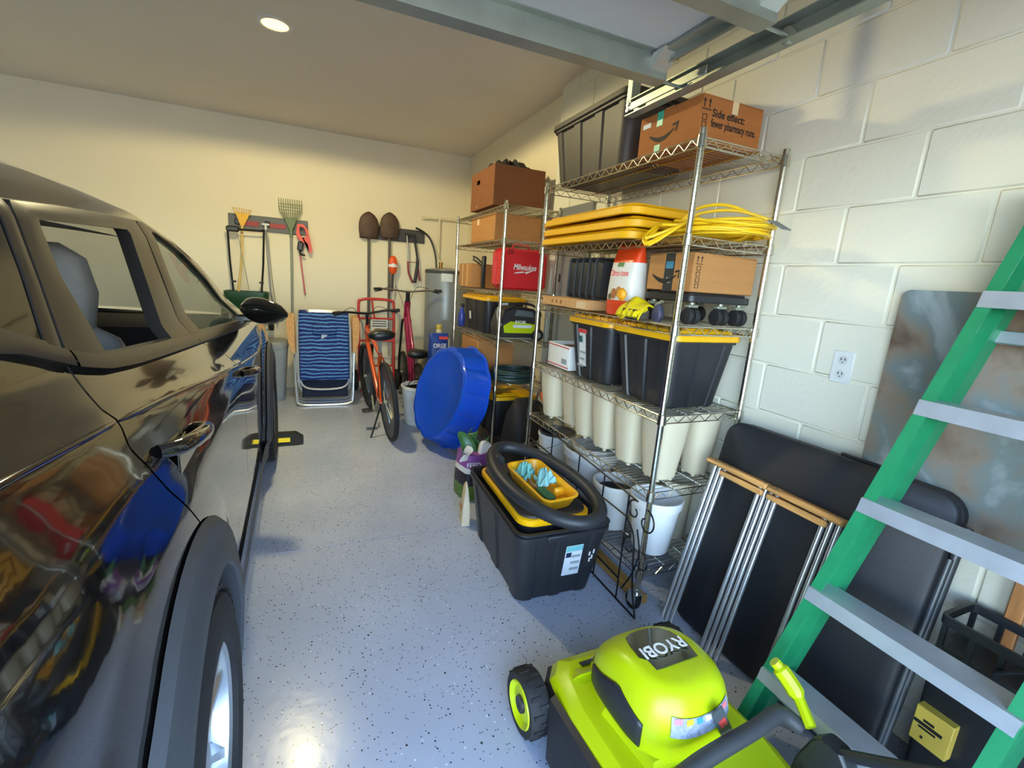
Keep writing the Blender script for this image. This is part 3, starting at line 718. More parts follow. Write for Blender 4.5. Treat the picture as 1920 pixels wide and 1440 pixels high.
# flat carton, white carton
t = carton('long flat tan carton lying on the third wire shelf under the trays', (1.40, 2.345, 1.277), 0, .17, .50, .052, M('pale_cardboard', (196, 150, 98), .8, 0, .06), tape=None)
decal('label', (-.0855, -.20, .026), .09, .035, (-1, 0, 0), M('pale_label', (220, 190, 150), .6), t)
for i in range(3): decal('printed_mark', (-.0855, .02+.05*i, .028), .02, .02, (-1, 0, 0), M('brown_print', (150, 100, 55), .7), t)
t = thing('parcel_box', 'open white parcel carton with red edge printing on the fourth shelf', 'box', (1.49, 2.44, .912), 0, 'cardboard boxes')
MB().ring(rrect(.24, .27, .006, 2), rrect(.228, .258, .005, 2), 0, .14).build('body', whitep, t)
MB().box((0, 0, .01), (.23, .26, .012)).build('bottom', whitep, t)
for z in (.012, .128): decal('printed_stripe', (-.1208, 0, z), .262, .006, (-1, 0, 0), M('red_print', (196, 60, 60), .6), t)
decal('printed_panel', (-.1208, -.08, .045), .06, .03, (-1, 0, 0), M('grey_print', (150, 156, 160), .6), t)
MB().box((.02, .0, .10), (.15, .2, .05), .02).build('packing_paper', M('brown_paper', (120, 96, 84), .9, 0, .3, 20, .3, 30), t)
# far unit cartons
t = thing('carton', 'dark brown carton with a hand hole on top of the far shelving', 'box', (1.52, 3.83, 1.966), 0, 'cardboard boxes')
m = MB()   # hollow box, so that the hand hole is a real opening
o_, i_ = [(-.28, .002), (.28, .002), (.28, .298), (-.28, .298)], [(.0575, .1975), (.1425, .1975), (.1425, .2325), (.0575, .2325)]
m.ring(o_, i_, -.215, -.209, 'x')
m.box((.212, 0, .15), (.006, .56, .296)); m.box((0, .277, .15), (.418, .006, .296)); m.box((0, -.277, .15), (.418, .006, .296)); m.box((0, 0, .005), (.418, .548, .006))
m.build('body', cardd, t)
for a in (-1, 1): MB().box((a*.1075, 0, .299), (.212, .556, .004), .001).build('flap', cardd, t)
decal('printed_mark', (-.2155, .12, .03), .06, .02, (-1, 0, 0), M('pale_print', (150, 104, 66), .7), t)
m = MB()
random.seed(3)
def crumple(u, v):
    a = 2*PI*u; r = (1-v*.98)
    h = .085*(1-r**3)*(.75+.4*math.sin(5*a+1)*r+.25*math.sin(9*a+2))+.012*math.sin(23*u+17*v)
    return (.185*r*math.cos(a)*(1+.1*math.sin(6*a)), .255*r*math.sin(a)*(1+.06*math.sin(7*a)), max(0.0, h))
m.grid(crumple, 48, 14)
cl = tag(m.build('crumpled_cloth', M('black_cloth', (30, 28, 27), .8, 0, .2, 20, .3, 40), ang=25, solid=.004), 'crumpled black cloth heaped on the dark brown carton', 'cloth'); cl.location = (1.52, 3.84, 2.270)
t = carton('tan carton on the second far shelf under the dark brown carton', (1.515, 3.80, 1.702), 0, .40, .58, .205, card)
decal('label', (-.2008, .11, .165), .06, .05, (-1, 0, 0), M('pale_label', (220, 190, 150), .6), t)
t = carton('small tan carton beside the red tool case at the corner post', (1.46, 4.22, 1.322), 0, .30, .34, .21, card, tape=clear)
for d_ in (-.08, .06): decal('tape_stripe', (-.1505, d_, .105), .035, .2, (-1, 0, 0), clear, t)
t = carton('brown carton behind the blue pool on the fifth far shelf', (1.48, 3.98, .602), 0, .34, .46, .28, card)
# ------------------------------------------------------------------ things on the shelves
def S(o): o['kind'] = 'stuff'; return o
# yellow extension cord coil on the second shelf
t = thing('extension_cord', 'yellow extension cord coiled on the second shelf, drooping over its edge', 'cord', (1.50, 1.462, 1.619))
random.seed(11)
pts = []
for k in range(11):
    for i in range(14):
        a = 2*PI*i/14; rx = .15+.025*math.sin(k*1.9); ry = .19+.02*math.sin(k*2.3+1)
        x = rx*math.cos(a)*(1+.05*math.sin(k)); y = .0+ry*math.sin(a)+.02*math.cos(k*1.3)
        z = .008+.0095*(k % 6)+.015*(1 if k > 7 else 0)+.012*math.sin(a*2+k)*(k/11)
        if k in (3, 5, 8, 9) and x < -.06 and y > .02:
            x -= (.13+.008*(k-3))*min(1, (-.06-x)/.06)*min(1, (y-.02)/.08)
            if x < -.222: z -= (.05+.008*(k-3))*min(1, (-.222-x)/.035)
        if x > -.222: z = max(z, .010)
        pts.append((x, y, z))
MB().tube(catmull(pts, 4), .0062, 7).build('cable_coil', M('yellow_cable', (240, 196, 20), .45, 0, .05), t)
MB().tube(catmull([(-.10, .12, .06), (-.07, .06, .115), (-.02, -.03, .125), (.06, -.10, .09), (.10, -.14, .05)], 6), .0062, 7).build('cable_loop', M('yellow_cable'), t)
MB().tube(catmull([(-.12, .14, .05), (-.05, .05, .10), (.02, -.06, .105), (.10, -.15, .07)], 6), .0062, 7).build('cable_loop', M('yellow_cable'), t)
MB().box((.0, -.265, .035), (.045, .075, .004), .001, R=Matrix.Rotation(.5, 3, 'X')).build('cord_tag', M('grey_tag', (120, 122, 124), .5), t)
# black trays stacked on edge
tm = M('black_tray_plastic', (40, 41, 43), .5)
for i in range(5):
    y = 2.09+.066*i
    t = thing('seed_tray', 'black plastic tray in the row standing behind the orange fertiliser bag', 'tray', (1.46, y, 1.331), 0, 'black trays on the third shelf')
    m = MB()
    # shallow open tray standing on its long edge, tilted
    R_ = lambda o, yy, zz0, zz1: [(p[0], yy, (zz0+zz1)/2+p[1]) for p in rrect(.21-2*o, zz1-zz0-2*o, .02, 3)]
    m.loft([R_(.012, -.026, 0, .205), R_(.012, -.024, 0, .205), R_(.002, .014, 0, .205), R_(-.006, .016, 0, .205), R_(-.006, .019, 0, .205), R_(.006, .019, 0, .205), R_(.016, -.021, 0, .205)])
    m.build('shell', tm, t, ang=30)
    t.rotation_euler = (.05, 0, .03*(i % 2)); t.location.z = 1.3405
t = tag(MB().rbox((0, 0, .075), (.07, .035, .15), .012).build('spray_nozzle', tm), 'small dark spray head standing behind the fertiliser bag', 'nozzle'); t.location = (1.60, 1.92, 1.277)
# fertiliser bag
t = thing('fertiliser_bag', 'orange and white fertiliser bag standing at the front of the third shelf', 'bag', (1.392, 1.868, 1.277), -.05)
def bag_ring(z, wy, wx, n=20):
    o = []
    for i in range(n):
        a = 2*PI*i/n; c, s_ = math.cos(a), math.sin(a)
        o.append((wx/2*sgn(c)*abs(c)**.6, wy/2*sgn(s_)*abs(s_)**.35, z))
    return o
orange = M('orange_bag_film', (232, 70, 22), .35, 0, .06, 14, .1, 40); whiteb = M('white_bag_film', (222, 220, 214), .38, 0, .05, 14, .1, 40)
MB().loft([bag_ring(0, .19, .10), bag_ring(.012, .20, .115), bag_ring(.07, .203, .115)]).build('lower_band', orange, t)
MB().loft([bag_ring(.07, .2035, .1155), bag_ring(.12, .203, .115), bag_ring(.19, .20, .105), bag_ring(.245, .20, .085)]).build('white_panel', whiteb, t)
MB().loft([bag_ring(.245, .2005, .0855), bag_ring(.29, .20, .055), bag_ring(.318, .205, .018), bag_ring(.325, .205, .008)]).build('upper_band', orange, t)
text('Citrus-tone', .040, M('pink_print', (228, 110, 110), .5), t, (-.0515, .0, .195), (-1, 0, .12), wx=.8, bold=.0005)
decal('leaf_mark', (-.047, 0, .235), .05, .02, (-1, 0, .25), M('green_mark', (70, 120, 70), .5), t, ch=0)
for i, (dy, dz, w_, h_, c_) in enumerate(((.02, .10, .05, .05, (176, 110, 60)), (-.02, .11, .05, .055, (196, 140, 80)), (.05, .085, .03, .03, (90, 90, 60)), (-.055, .09, .03, .04, (120, 100, 60)))):
    MB().lathe([(.0005, 0), (w_/2*.7, .001), (w_/2, .0)], 16, 'x', (-.0585, dy, dz)).build('fruit_print', M('fruit_print_%d' % i, c_, .5), t)
# yellow cloth gloves
t = thing('work_gloves', 'yellow rubber work gloves lying between the fertiliser bag and the caddies', 'gloves', (1.300, 1.670, 1.277), 0)
gm = M('yellow_glove', (222, 200, 18), .45, 0, .12, 10, .15, 30)
m = MB()
m.grid(lambda u, v: (-.045+.10*v+.012*math.sin(9*u), -.085+.17*u, .055+.035*math.sin(PI*u)*math.sin(PI*v*.8+.3)+.015*math.sin(7*u+4*v)-.055*(1-v)**3), 20, 12)
m.build('cuff', gm, t, ang=60, solid=.006)
m = MB()
for q in range(4): m.tube(catmull([(-.02+.012*q, .05-.035*q, .045), (-.045, .04-.036*q, .028), (-.055, .035-.036*q, .012)], 4), .011, 8)
m.build('fingers', gm, t)
MB().rbox((.0, .0, .022), (.08, .13, .042), .02).build('folded_palm', M('dark_glove', (70, 62, 52), .7, 0, .3, 18, .2, 40), t)
MB().box((-.03, .065, .10), (.03, .05, .05), .012, R=Matrix.Rotation(.6, 3, 'X')).build('orange_tag', M('orange_tag', (238, 160, 20), .5), t)
# plant caddies on casters
for k, (cy, cx, lbl) in enumerate(((1.575, 1.545, 'black wheeled plant caddy under the smiling carton on the third shelf'),)):
    t = thing('plant_caddy', lbl, 'caddy', (cx, cy, 1.277))
    MB().rbox((0, 0, .105), (.34, .29, .030), .03).build('platform', blackp, t)
    MB().rbox((0, 0, .123), (.32, .26, .010), .03).build('rim', blackp, t)
    for (x, y) in ((-.13, -.115), (.13, -.115), (-.13, .115), (.13, .115), (.02, -.12)):
        c = MB().cyl((x, y, .07), (x, y, .095), .012, 10).box((x, y, .075), (.05, .03, .012), .003).build('caster', steel, t)
        for d_ in (-.017, .017):
            MB().lathe([(.008, -.011), (.028, -.011), (.034, -.004), (.034, .007), (.027, .011), (.008, .011)], 18, 'x', (x+d_, y, .034)).build('caster_wheel', rubber, c)
t = thing('tape_dispenser', 'grey gun-shaped tool lying in front of the wheeled caddy', 'tool', (1.355, 1.56, 1.277))
MB().loft([[(-.02+p[0], p[1], z) for p in rrect(.03, w_, .01, 3)] for z, w_ in ((0, .03), (.02, .06), (.045, .05), (.07, .022))]).build('body', M('slate_plastic', (72, 72, 92), .4), t)
MB().cyl((-.02, .02, .065), (-.02, -.02, .085), .007, 8).build('nozzle', steel, t)

# cream planters on the fifth shelf
def planter(label, loc, h=.325, r=.105, group='tall cream planters', tilt=None, mat=creamp, name='planter'):
    t = thing(name, label, 'planter', loc, 0, group)
    def sq(r_, z, n=28):
        o = []
        for i in range(n):
            a = 2*PI*i/n; k = 1/(abs(math.cos(a))**3.2+abs(math.sin(a))**3.2)**(1/3.2)
            o.append((r_*k*math.cos(a), r_*k*math.sin(a), z))
        return o
    f = .012
    MB().loft([sq(r*.60, f), sq(r*.66, f+.006), sq(r*.90, h*.62), sq(r*.985, h*.94), sq(r*1.03, h*.945), sq(r*1.04, h), sq(r*.97, h), sq(r*.84, h*.6), sq(r*.60, f+.02)]).build('pot', mat, t, ang=35)
    for i in range(4):
        a = PI/4+PI/2*i
        MB().lathe([(.010, 0), (.012, .016)], 8, 'z', (r*.55*math.cos(a), r*.55*math.sin(a), 0)).build('foot', mat, t)
    return t
for (x, y), lb_ in zip(((1.415, 2.505), (1.46, 2.312), (1.425, 2.118), (1.42, 1.922), (1.425, 1.726)), ('tall cream planter at the row end under the white parcel carton', 'tall cream planter set slightly back, second from the parcel carton end', 'tall cream planter third from the parcel carton end of its row', 'tall cream planter third from the near post end of its row', 'tall cream planter second from the near post end of its row')):
    planter(lb_, (x, y, .574), r=.0925)
planter('tall cream planter filling the shelf corner by the near post', (1.435, 1.530, .574), .322, .0935)
planter('cream planter at the wall end of the shelf, behind the others', (1.645, 1.53, .574), .315, .078)
planter('cream planter against the wall on the shelf under the white parcel carton', (1.625, 2.43, .574), .315, .08)
# pots on the lowest shelf
bk = thing('bucket', 'white bucket with a black liner at the back end of the lowest shelf', 'bucket', (1.45, 2.50, .202))
MB().lathe([(.090, 0), (.095, .005), (.118, .24), (.123, .245), (.123, .262), (.114, .262), (.108, .23), (.092, .02)], 32).build('shell', whitep, bk)
MB().lathe([(.112, .262), (.118, .275), (.108, .278), (.095, .20), (.0005, .19)], 28, 'z', (0, 0, 0), False, False).build('liner', blackp, bk)
MB().tube(catmull([(0, .122, .25), (-.08, .09, .20), (-.125, 0, .165), (-.08, -.09, .20), (0, -.122, .25)], 6), .0028, 6).build('handle', steel, bk)
greyp = M('pale_grey_planter', (196, 196, 192), .5, 0, .04)
def round_pot(label, loc, h, r0, r1, rim=.035, mat=greyp, rot=None, grp='pots on the lowest shelf', inside=None, c=True):
    t = thing('flower_pot', label, 'pot', loc, 0, grp, rot)
    MB().lathe([(r0*.94, 0), (r0, .006), (r1*.95, h-rim), (r1*1.02, h-rim+.004), (r1*1.05, h-.006), (r1*1.03, h), (r1*.97, h), (r1*.90, h-rim), (r0*.85, .02)], 36).build('pot', mat, t)
    if inside: MB().lathe([(r1*.88, h-rim-.02), (r1*.5, h-rim-.05), (.0005, h-rim-.055)], 28, 'z', (0, 0, 0), False, False).build('dark_interior', inside, t)
    return t
round_pot('wide pale grey flower pot holding a nested pot, middle of the lowest shelf', (1.47, 2.12, .202), .30, .11, .158, .05)
round_pot('pale flower pot nested inside the wide grey pot', (1.48, 2.11, .285), .235, .085, .122, .035)
round_pot('small cream flower pot tipped on its side near the lowest shelf front', (1.695, 1.868, .292), .14, .058, .076, .03, creamp, (0, -1.66, 0))
t = round_pot('cream flower pot with a black liner behind the scrolled plant stand', (1.415, 1.80, .202), .24, .085, .110, .03, greyp, None, inside=blackp)
t = round_pot('white flower pot by the near post on the lowest shelf', (1.47, 1.555, .202), .27, .085, .118, .045, whitep, None)
round_pot('tall cream flower pot against the wall on the lowest shelf', (1.66, 1.62, .202), .30, .06, .075, .03, creamp)
# red tool case
red = M('red_case_plastic', (200, 28, 38), .38, 0, .04)
t = thing('tool_case', 'red plastic tool case with white lettering on the far shelving', 'case', (1.515, 3.44, 1.334))
def crect(w, h, c): return [(-w/2+c, 0), (w/2-c, 0), (w/2, c), (w/2, h-c), (w/2-c, h), (-w/2+c, h), (-w/2, h-c), (-w/2, c)]
MB().loft([[(p[0], y, p[1]+o) for p in crect(.40-2*o, .315-2*o, .035)] for y, o in ((-.10, .02), (-.085, .004), (-.012, 0), (-.010, .006), (.010, .006), (.012, 0), (.085, .004), (.10, .02))]).build('shell', red, t, ang=25)
MB().loft([[(p[0], y, p[1]+.045) for p in crect(.30, .225, .03)] for y in (-.106, -.095)]).build('front_panel', red, t, ang=20)
text('Milwaukee', .062, whitep, t, (.0, -.1065, .175), (0, -1, 0), wx=.72, bold=.001, shear=.2)
R_ = face_rot((0, -1, 0)); zz = [(-.085, -.032), (-.01, -.018), (-.012, -.026), (.085, -.004), (.01, -.038), (.008, -.026), (-.085, -.040)]
MB().loft([[R_ @ Vector((p[0], p[1], z))+Vector((0, -.1065, .165)) for p in zz] for z in (0, .001)]).build('lightning_mark', whitep, t)
for sx in (-.13, .13): MB().box((sx, -.108, .285), (.05, .012, .04), .004).build('latch', M('dark_red_latch', (150, 20, 28), .4), t)
MB().tube([(-.07, 0, .312), (-.06, 0, .345), (.06, 0, .345), (.07, 0, .312)], .010, 8).build('handle', red, t)
# black clamp next to the case
t = thing('bar_clamp', 'black bar clamp resting on the small tan carton beside the red case', 'clamp', (1.38, 3.90, 1.322))
MB().box((0, .0, .14), (.03, .05, .27), .006).build('body', blackp, t)
MB().tube([(0, 0, .20), (-.02, .12, .255), (-.02, .23, .275), (-.02, .225, .245), (-.02, .10, .22), (0, 0, .18)], .008, 8).build('handle', blackp, t)
# green-black pressure washer
t = thing('pressure_washer', 'lime and black compact power machine with wheels on the far shelving', 'machine', (1.50, 3.43, .942))
body = [(-.16, .03), (.17, .03), (.19, .08), (.185, .20), (.12, .255), (-.06, .27), (-.13, .24), (-.17, .12)]
MB().loft([[(p[0]*k, y, p[1]*(.3+.7*k)) for p in body] for y, k in ((-.11, .92), (-.095, 1), (.095, 1), (.11, .92))]).build('housing', blackp, t, ang=30)
MB().loft([[(p[0], y, p[1]) for p in [(-.13, .065), (.16, .065), (.165, .13), (.05, .145), (-.08, .155), (-.14, .12)]] for y in (-.118, -.10)]).build('lime_panel', limep, t, ang=30)
text('RYOBI', .032, whitep, t, (-.0, -.1185, .150), (0, -1, 0), bold=.0006)
decal('label', (.02, -.1185, .118), .16, .022, (0, -1, 0), paper, t)
MB().loft([[(p[0], y, p[1]) for p in [(-.05, .20), (.12, .19), (.10, .235), (-.03, .245)]] for y in (-.112, -.098)]).build('grey_panel', M('machine_grey', (90, 98, 104), .4), t, ang=30)
for x in (.155,):
    w_ = MB().lathe([(.02, -.018), (.045, -.018), (.05, -.01), (.05, .01), (.045, .018), (.02, .018)], 22, 'y', (x, -.118, .052)).build('wheel', rubber, t)
    MB().lathe([(.0005, -.02), (.022, -.02), (.022, .0)], 14, 'y', (x, -.118, .052)).build('hub', steel, w_)
    MB().lathe([(.02, -.018), (.045, -.018), (.05, -.01), (.05, .01), (.045, .018), (.02, .018)], 22, 'y', (x, .118, .052)).build('wheel', rubber, t)
MB().tube(catmull([(-.14, -.10, .10), (-.185, -.10, .18), (-.175, -.10, .27), (-.12, -.10, .285), (-.10, -.08, .28)], 5), .010, 8).build('handle', M('grey_handle', (170, 174, 172), .4), t)
MB().tube(catmull([(-.10, -.10, .28), (0, -.10, .295), (.10, -.10, .285), (.17, -.09, .24), (.19, -.08, .20)], 5), .010, 8).build('hose', blackp, t)
MB().tube([(-.185, -.07, .016), (-.12, -.09, .10), (-.15, -.10, .16)], .012, 8).build('stand_leg', blackp, t)
MB().box((.0, -.10, .022), (.32, .008, .008)).build('base_bar', steel, t)
# blue cloth hung at the far end of the shelf
t = thing('spray_bottle', 'blue spray bottle with black trigger beside the corner post of the far shelving', 'bottle', (1.355, 4.395, .942))
MB().lathe([(.030, 0), (.036, .01), (.036, .10), (.020, .16), (.012, .18)], 20).build('bottle', M('blue_bottle', (50, 66, 150), .3), t)
MB().box((0, -.01, .20), (.025, .06, .035), .006).build('trigger', blackp, t)
# green hose coil
t = thing('garden_hose', 'dark green garden hose coiled on the far shelving above the lowest tote', 'hose', (1.52, 3.46, .602))
pts = []
for k in range(9):
    for i in range(16):
        a = 2*PI*i/16; r = .172-.012*(k % 3)+.004*math.sin(3*a+k)
        pts.append((r*math.cos(a)*1.1, r*math.sin(a), .013+.021*(k//2)*.9+.004*math.sin(2*a+k)))
MB().tube(catmull(pts, 2), .0115, 7).build('coil', M('dark_green_hose', (38, 62, 62), .45, 0, .1), t)
# black tool bag on the floor in front of the far shelving
t = thing('tool_bag', 'black soft tool bag with grey lettering on the floor between the shelving units', 'bag', (1.475, 3.03, 0), .15)
MB().loft([[(p[0], p[1]+dy, z) for p in rrect(w_, d_, .06, 4)] for z, w_, d_, dy in ((0, .28, .24, 0), (.02, .31, .27, 0), (.25, .32, .26, 0), (.42, .27, .19, .02), (.50, .20, .10, .04), (.54, .14, .05, .05))]).build('body', M('black_bag_cloth', (24, 24, 26), .7, 0, .2, 16, .25, 30), t, ang=60)
text('RIDGID', .055, M('grey_bag_print', (150, 150, 150), .6), t, (-.03, -.140, .24), (0, -1, .0), bold=.0008, wx=.8)
MB().tube(catmull([(-.08, -.10, .40), (-.07, -.12, .50), (0, -.10, .56), (.07, -.12, .50), (.08, -.10, .40)], 6), .010, 8).build('strap', blackp, t)
MB().tube(catmull([(.16, -.06, .46), (.13, -.04, .53), (.15, .02, .57), (.20, .05, .56)], 6), .018, 8).build('orange_hose', M('orange_hose', (214, 96, 40), .5), t)
# ------------------------------------------------------------------ black tote with vacuum gear on the floor
t = tote('open black tote on the floor filled with vacuum hose and yellow tray', (1.005, 1.915, 0), -.03, .45, .74, .375, False, totep, totep, None, 2, 2, .84)
Rl = (0, -1, -.16); yz = lambda z, o=0: -(.3135+.155*z)-o
decal('sticker', (.055, yz(.20), .20), .085, .165, Rl, paper, t, label='white and teal printed sticker')
decal('sticker_band', (.055, yz(.265, .0012), .265), .083, .03, Rl, M('teal_print', (120, 190, 190), .5), t)
decal('sticker_mark', (.030, yz(.232, .0012), .232), .026, .026, Rl, M('navy_print', (24, 40, 70), .5), t)
for i in range(3): decal('sticker_line', (.068, yz(.222-.035*i, .0012), .222-.035*i), .045, .014, Rl, M('grey_print', (150, 156, 160), .6), t)
for i, (x, z) in enumerate(((.14, .22), (.155, .20), (.145, .185), (.16, .23))): decal('paint_scuff', (x, yz(z, -.0005), z), .008, .022, Rl, whitep, t)
for a in (-1, 1): MB().box((0, a*.378, .345), (.20, .022, .03), .006).build('handle', totep, t)
# inner vacuum tank with yellow rim
t = thing('vacuum_tank', 'black vacuum tank with a yellow rim edge standing inside the open tote', 'vacuum', (.985, 1.905, .016), -.03)
MB().loft([[(p[0], p[1], z) for p in rrect(w_, l_, .07, 5)] for z, w_, l_ in ((0, .29, .53), (.02, .31, .55), (.34, .33, .59), (.36, .33, .59))]).build('tank', blackp, t)
MB().loft([[(p[0], p[1], z) for p in rrect(w_, l_, .07, 5)] for z, w_, l_ in ((.355, .345, .605), (.362, .355, .615), (.385, .355, .615), (.390, .345, .605))]).build('rim', yellowp, t)
MB().loft([[(p[0], p[1], z) for p in rrect(w_, l_, .07, 5)] for z, w_, l_ in ((.388, .33, .59), (.40, .325, .585), (.41, .29, .55))]).build('cover', M('brown_black_cover', (48, 42, 38), .6), t)
# corrugated hose ring
hc = Vector((.965, 1.775, .485)); pts = []; rad = []
N_ = 220
for i in range(N_):
    a = 2*PI*i/N_; y = .335*math.sin(a); x = .178*math.cos(a)*(1-.18*math.sin(a)*.5)
    c_, s_ = math.cos(-.16), math.sin(-.16)
    pts.append(hc+Vector((x*c_+y*s_*1.0, -x*s_*0+y, .02+.045*math.sin(a))))
    rad.append(.029+(.0025 if i % 2 else 0))
o = MB().tube(pts, rad, 12, True).build('vacuum_hose', M('black_hose', (36, 38, 42), .5), None, ang=80)
tag(o, 'black corrugated vacuum hose ring lying on top of the open tote', 'hose')
MB().lathe([(.028, -.05), (.031, -.045), (.031, .05), (.027, .055)], 18, 'y', (.833, 2.02, .53)).build('hose_cuff', blackp, o)
# yellow tray inside the ring
t = thing('tool_tray', 'yellow plastic tray inside the vacuum hose ring holding teal cloths', 'tray', (.970, 1.785, .448), 0, None, (math.radians(6), 0, .12)); t.scale = (.86, .86, 1); TR = t
pl_ = lambda w_, l_, z: [(p[0], p[1], z) for p in rrect(w_, l_, .045, 4)]
yt = M('amber_tray_plastic', (236, 168, 24), .38, 0, .05)
MB().loft([pl_(.17, .37, 0), pl_(.18, .38, .004), pl_(.215, .42, .055), pl_(.225, .43, .058), pl_(.225, .43, .064), pl_(.205, .41, .064), pl_(.17, .36, .012)]).build('tray', yt, t)
MB().box((.052, -.10, .035), (.06, .03, .04), .008).build('divider', yt, t); MB().box((.05, .05, .035), (.03, .12, .04), .008).build('divider', yt, t)
def in_tray(x, y, z):
    p = Matrix.LocRotScale(TR.location, TR.rotation_euler, TR.scale) @ Vector((x, y, 0)); return (p.x, p.y, p.z+z)
def rag(label, loc, sx, sy, h, mat, seed, name='cleaning_cloth', grp='cloths in the yellow tray'):
    def fn(u, v):
        a = 2*PI*u; r = v
        k = 1+.28*math.sin(3*a+seed)+.16*math.sin(7*a+2*seed)
        return (sx*r*k*math.cos(a), sy*r*k*math.sin(a), max(.0, h*(1-r**2)*(1+.5*math.sin(5*a+seed)*r)+.018*math.sin(4*a+9*r+seed)+.012*math.sin(9*a-5*r+2*seed)))
    o = MB().grid(fn, 36, 8).build(name, mat, None, ang=50, solid=.003); tag(o, label, 'cloth', grp); o.location = loc; return o
rag('teal crumpled cloth at the far end of the yellow tray', in_tray(-.03, .12, .02), .042, .042, .05, M('teal_cloth', (110, 176, 168), .8, 0, .2, 30, .3, 60), 1.0)
rag('teal and lilac cloth in the middle of the yellow tray', in_tray(.02, .0, .03), .048, .040, .055, M('teal_lilac_cloth', (128, 180, 176), .8, 0, .25, 12, .3, 60), 2.3)
t = tag(MB().rbox((0, 0, .015), (.05, .14, .03), .02).build('scrub_pad', M('green_pad', (46, 92, 52), .85, 0, .2, 20, .3, 60)), 'dark green scrub pad lying in the yellow tray', 'pad'); t.location = in_tray(-.028, -.098, .017); t.rotation_euler = (.1, 0, .16); t.scale = (.9, .8, .9)
t = tag(MB().tube(catmull([(-.03, .09, .0), (-.01, .03, .02), (-.015, -.03, .012), (.012, -.09, .0)], 5), .010, 6).build('twig_bundle', M('twig_brown', (126, 96, 66), .9, 0, .3)), 'bundle of brown leaves and twigs beside the scrub pad', 'leaves'); t.location = in_tray(-.04, .022, .030); t.scale = (.55, .5, .7)
# seed bag
t = thing('seed_bag', 'torn purple and green lawn seed bag beside the open tote', 'bag', (.945, 2.70, 0), .2)
MB().loft([bag_ring(0, .14, .14), bag_ring(.015, .16, .155), bag_ring(.085, .165, .155)]).build('green_band', M('lawn_green_film', (84, 120, 48), .4, 0, .4, 40, .1, 40), t)
MB().loft([bag_ring(.085, .165, .155), bag_ring(.13, .163, .15), bag_ring(.155, .162, .145)]).build('dark_band', M('dark_film', (40, 30, 48), .4), t)
MB().loft([bag_ring(.155, .163, .146), bag_ring(.185, .162, .14)]).build('white_band', whiteb, t)
MB().loft([bag_ring(.185, .163, .14), bag_ring(.255, .155, .12)], True, True).build('purple_band', M('purple_film', (140, 76, 150), .4), t)
text('FEED', .036, whitep, t, (-.035, -.083, .205), (-.25, -1, .05), bold=.0006)
gcol = M('green_film', (66, 112, 62), .35, 0, .4, 16, .3, 30)
for i, (dx, dy, hh, w_, mm, rr) in enumerate(((-.02, -.01, .34, .10, gcol, .2), (.05, .02, .32, .11, gcol, -.4), (-.07, -.04, .285, .09, whiteb, .9), (.035, -.06, .30, .07, whiteb, -.7), (.0, .05, .35, .08, gcol, 1.4))):
    m = MB()
    def fn(u, v, w_=w_, rr=rr, hh=hh, dx=dx, dy=dy, i=i):
        x = (u-.5)*w_; b = .02*math.sin(6*u+i)+.05*v*v*math.cos(i*2.1)
        return (dx+x*math.cos(rr)-b*math.sin(rr), dy+x*math.sin(rr)+b*math.cos(rr), .23+(hh-.23)*v+.015*math.sin(5*u+2*i)*v)
    m.grid(fn, 10, 8); m.build('torn_flap', mm, t, ang=70, solid=.002)
COL.objects['seed_bag'].scale = (1.2, 1.2, 1.2)
t = thing('paper_sack', 'folded cream paper sack leaning on the open tote', 'sack', (.80, 2.36, 0), 1.4)
MB().loft([[(p[0], p[1], z) for p in rrect(w_, d_, .008, 2)] for z, w_, d_ in ((0, .10, .05), (.10, .11, .045), (.22, .09, .02), (.25, .03, .008))]).build('sack', M('cream_paper', (206, 190, 160), .7, 0, .1, 14, .2, 40), t)
decal('printed_mark', (0, .0255, .10), .06, .03, (0, 1, .1), M('orange_print', (190, 120, 60), .6), t)

# ------------------------------------------------------------------ black scrolled plant stand in front of the shelving
t = thing('plant_stand', 'black wire plant stand with scrolls in front of the near shelving', 'plant stand', (1.262, 0, 0))
def rail(pts, nm, r=.0042, k=6): MB().tube(catmull([(p[2] if len(p) > 2 else 0, p[0], p[1]) for p in pts], k), r, 6).build(nm, blackm, t)
rail([(2.55, .575), (1.93, .55), (1.50, .525), (1.44, .52)], 'top_rail'); rail([(2.55, .44), (1.93, .425), (1.50, .42)], 'middle_rail'); rail([(2.55, .008), (1.9, .006), (1.36, .006)], 'bottom_rail'); rail([(1.95, .12), (1.50, .11)], 'lower_rail')
for y in (2.54, 2.22, 1.92, 1.69, 1.50): rail([(y, .006), (y, .30), (y, .575-.05*(2.54-y))], 'upright', .0042, 3)
def scroll(y, z, r, s, nm='scroll', turns=1.25):
    pts = []
    for i in range(22):
        u = i/21; a = PI/2+s*turns*2*PI*u*.72; rr = r*(1-.72*u)
        pts.append((y+rr*math.cos(a), z+rr*math.sin(a)))
    MB().tube([(0, p[0], p[1]) for p in pts], .0038, 6).build(nm, blackm, t)
scroll(1.455, .47, .048, -1); scroll(1.375, .455, .06, 1); scroll(1.455, .30, .045, -1); scroll(1.375, .27, .05, 1)
rail([(1.50, .42), (1.44, .36), (1.42, .25), (1.40, .12), (1.36, .006)], 'curved_leg'); rail([(1.42, .40), (1.39, .30), (1.42, .18), (1.47, .08)], 'curved_leg')
t = tag(MB().box((0, 0, .02), (.055, .46, .04), .004).build('wood_offcut', M('amber_wood', (176, 132, 66), .5, 0, .25, 8, .05, 30, stretch=(8, 1, 8))), 'short amber wood offcut on the floor under the lowest wire shelf', 'wood'); t.location = (1.36, 1.66, 0)

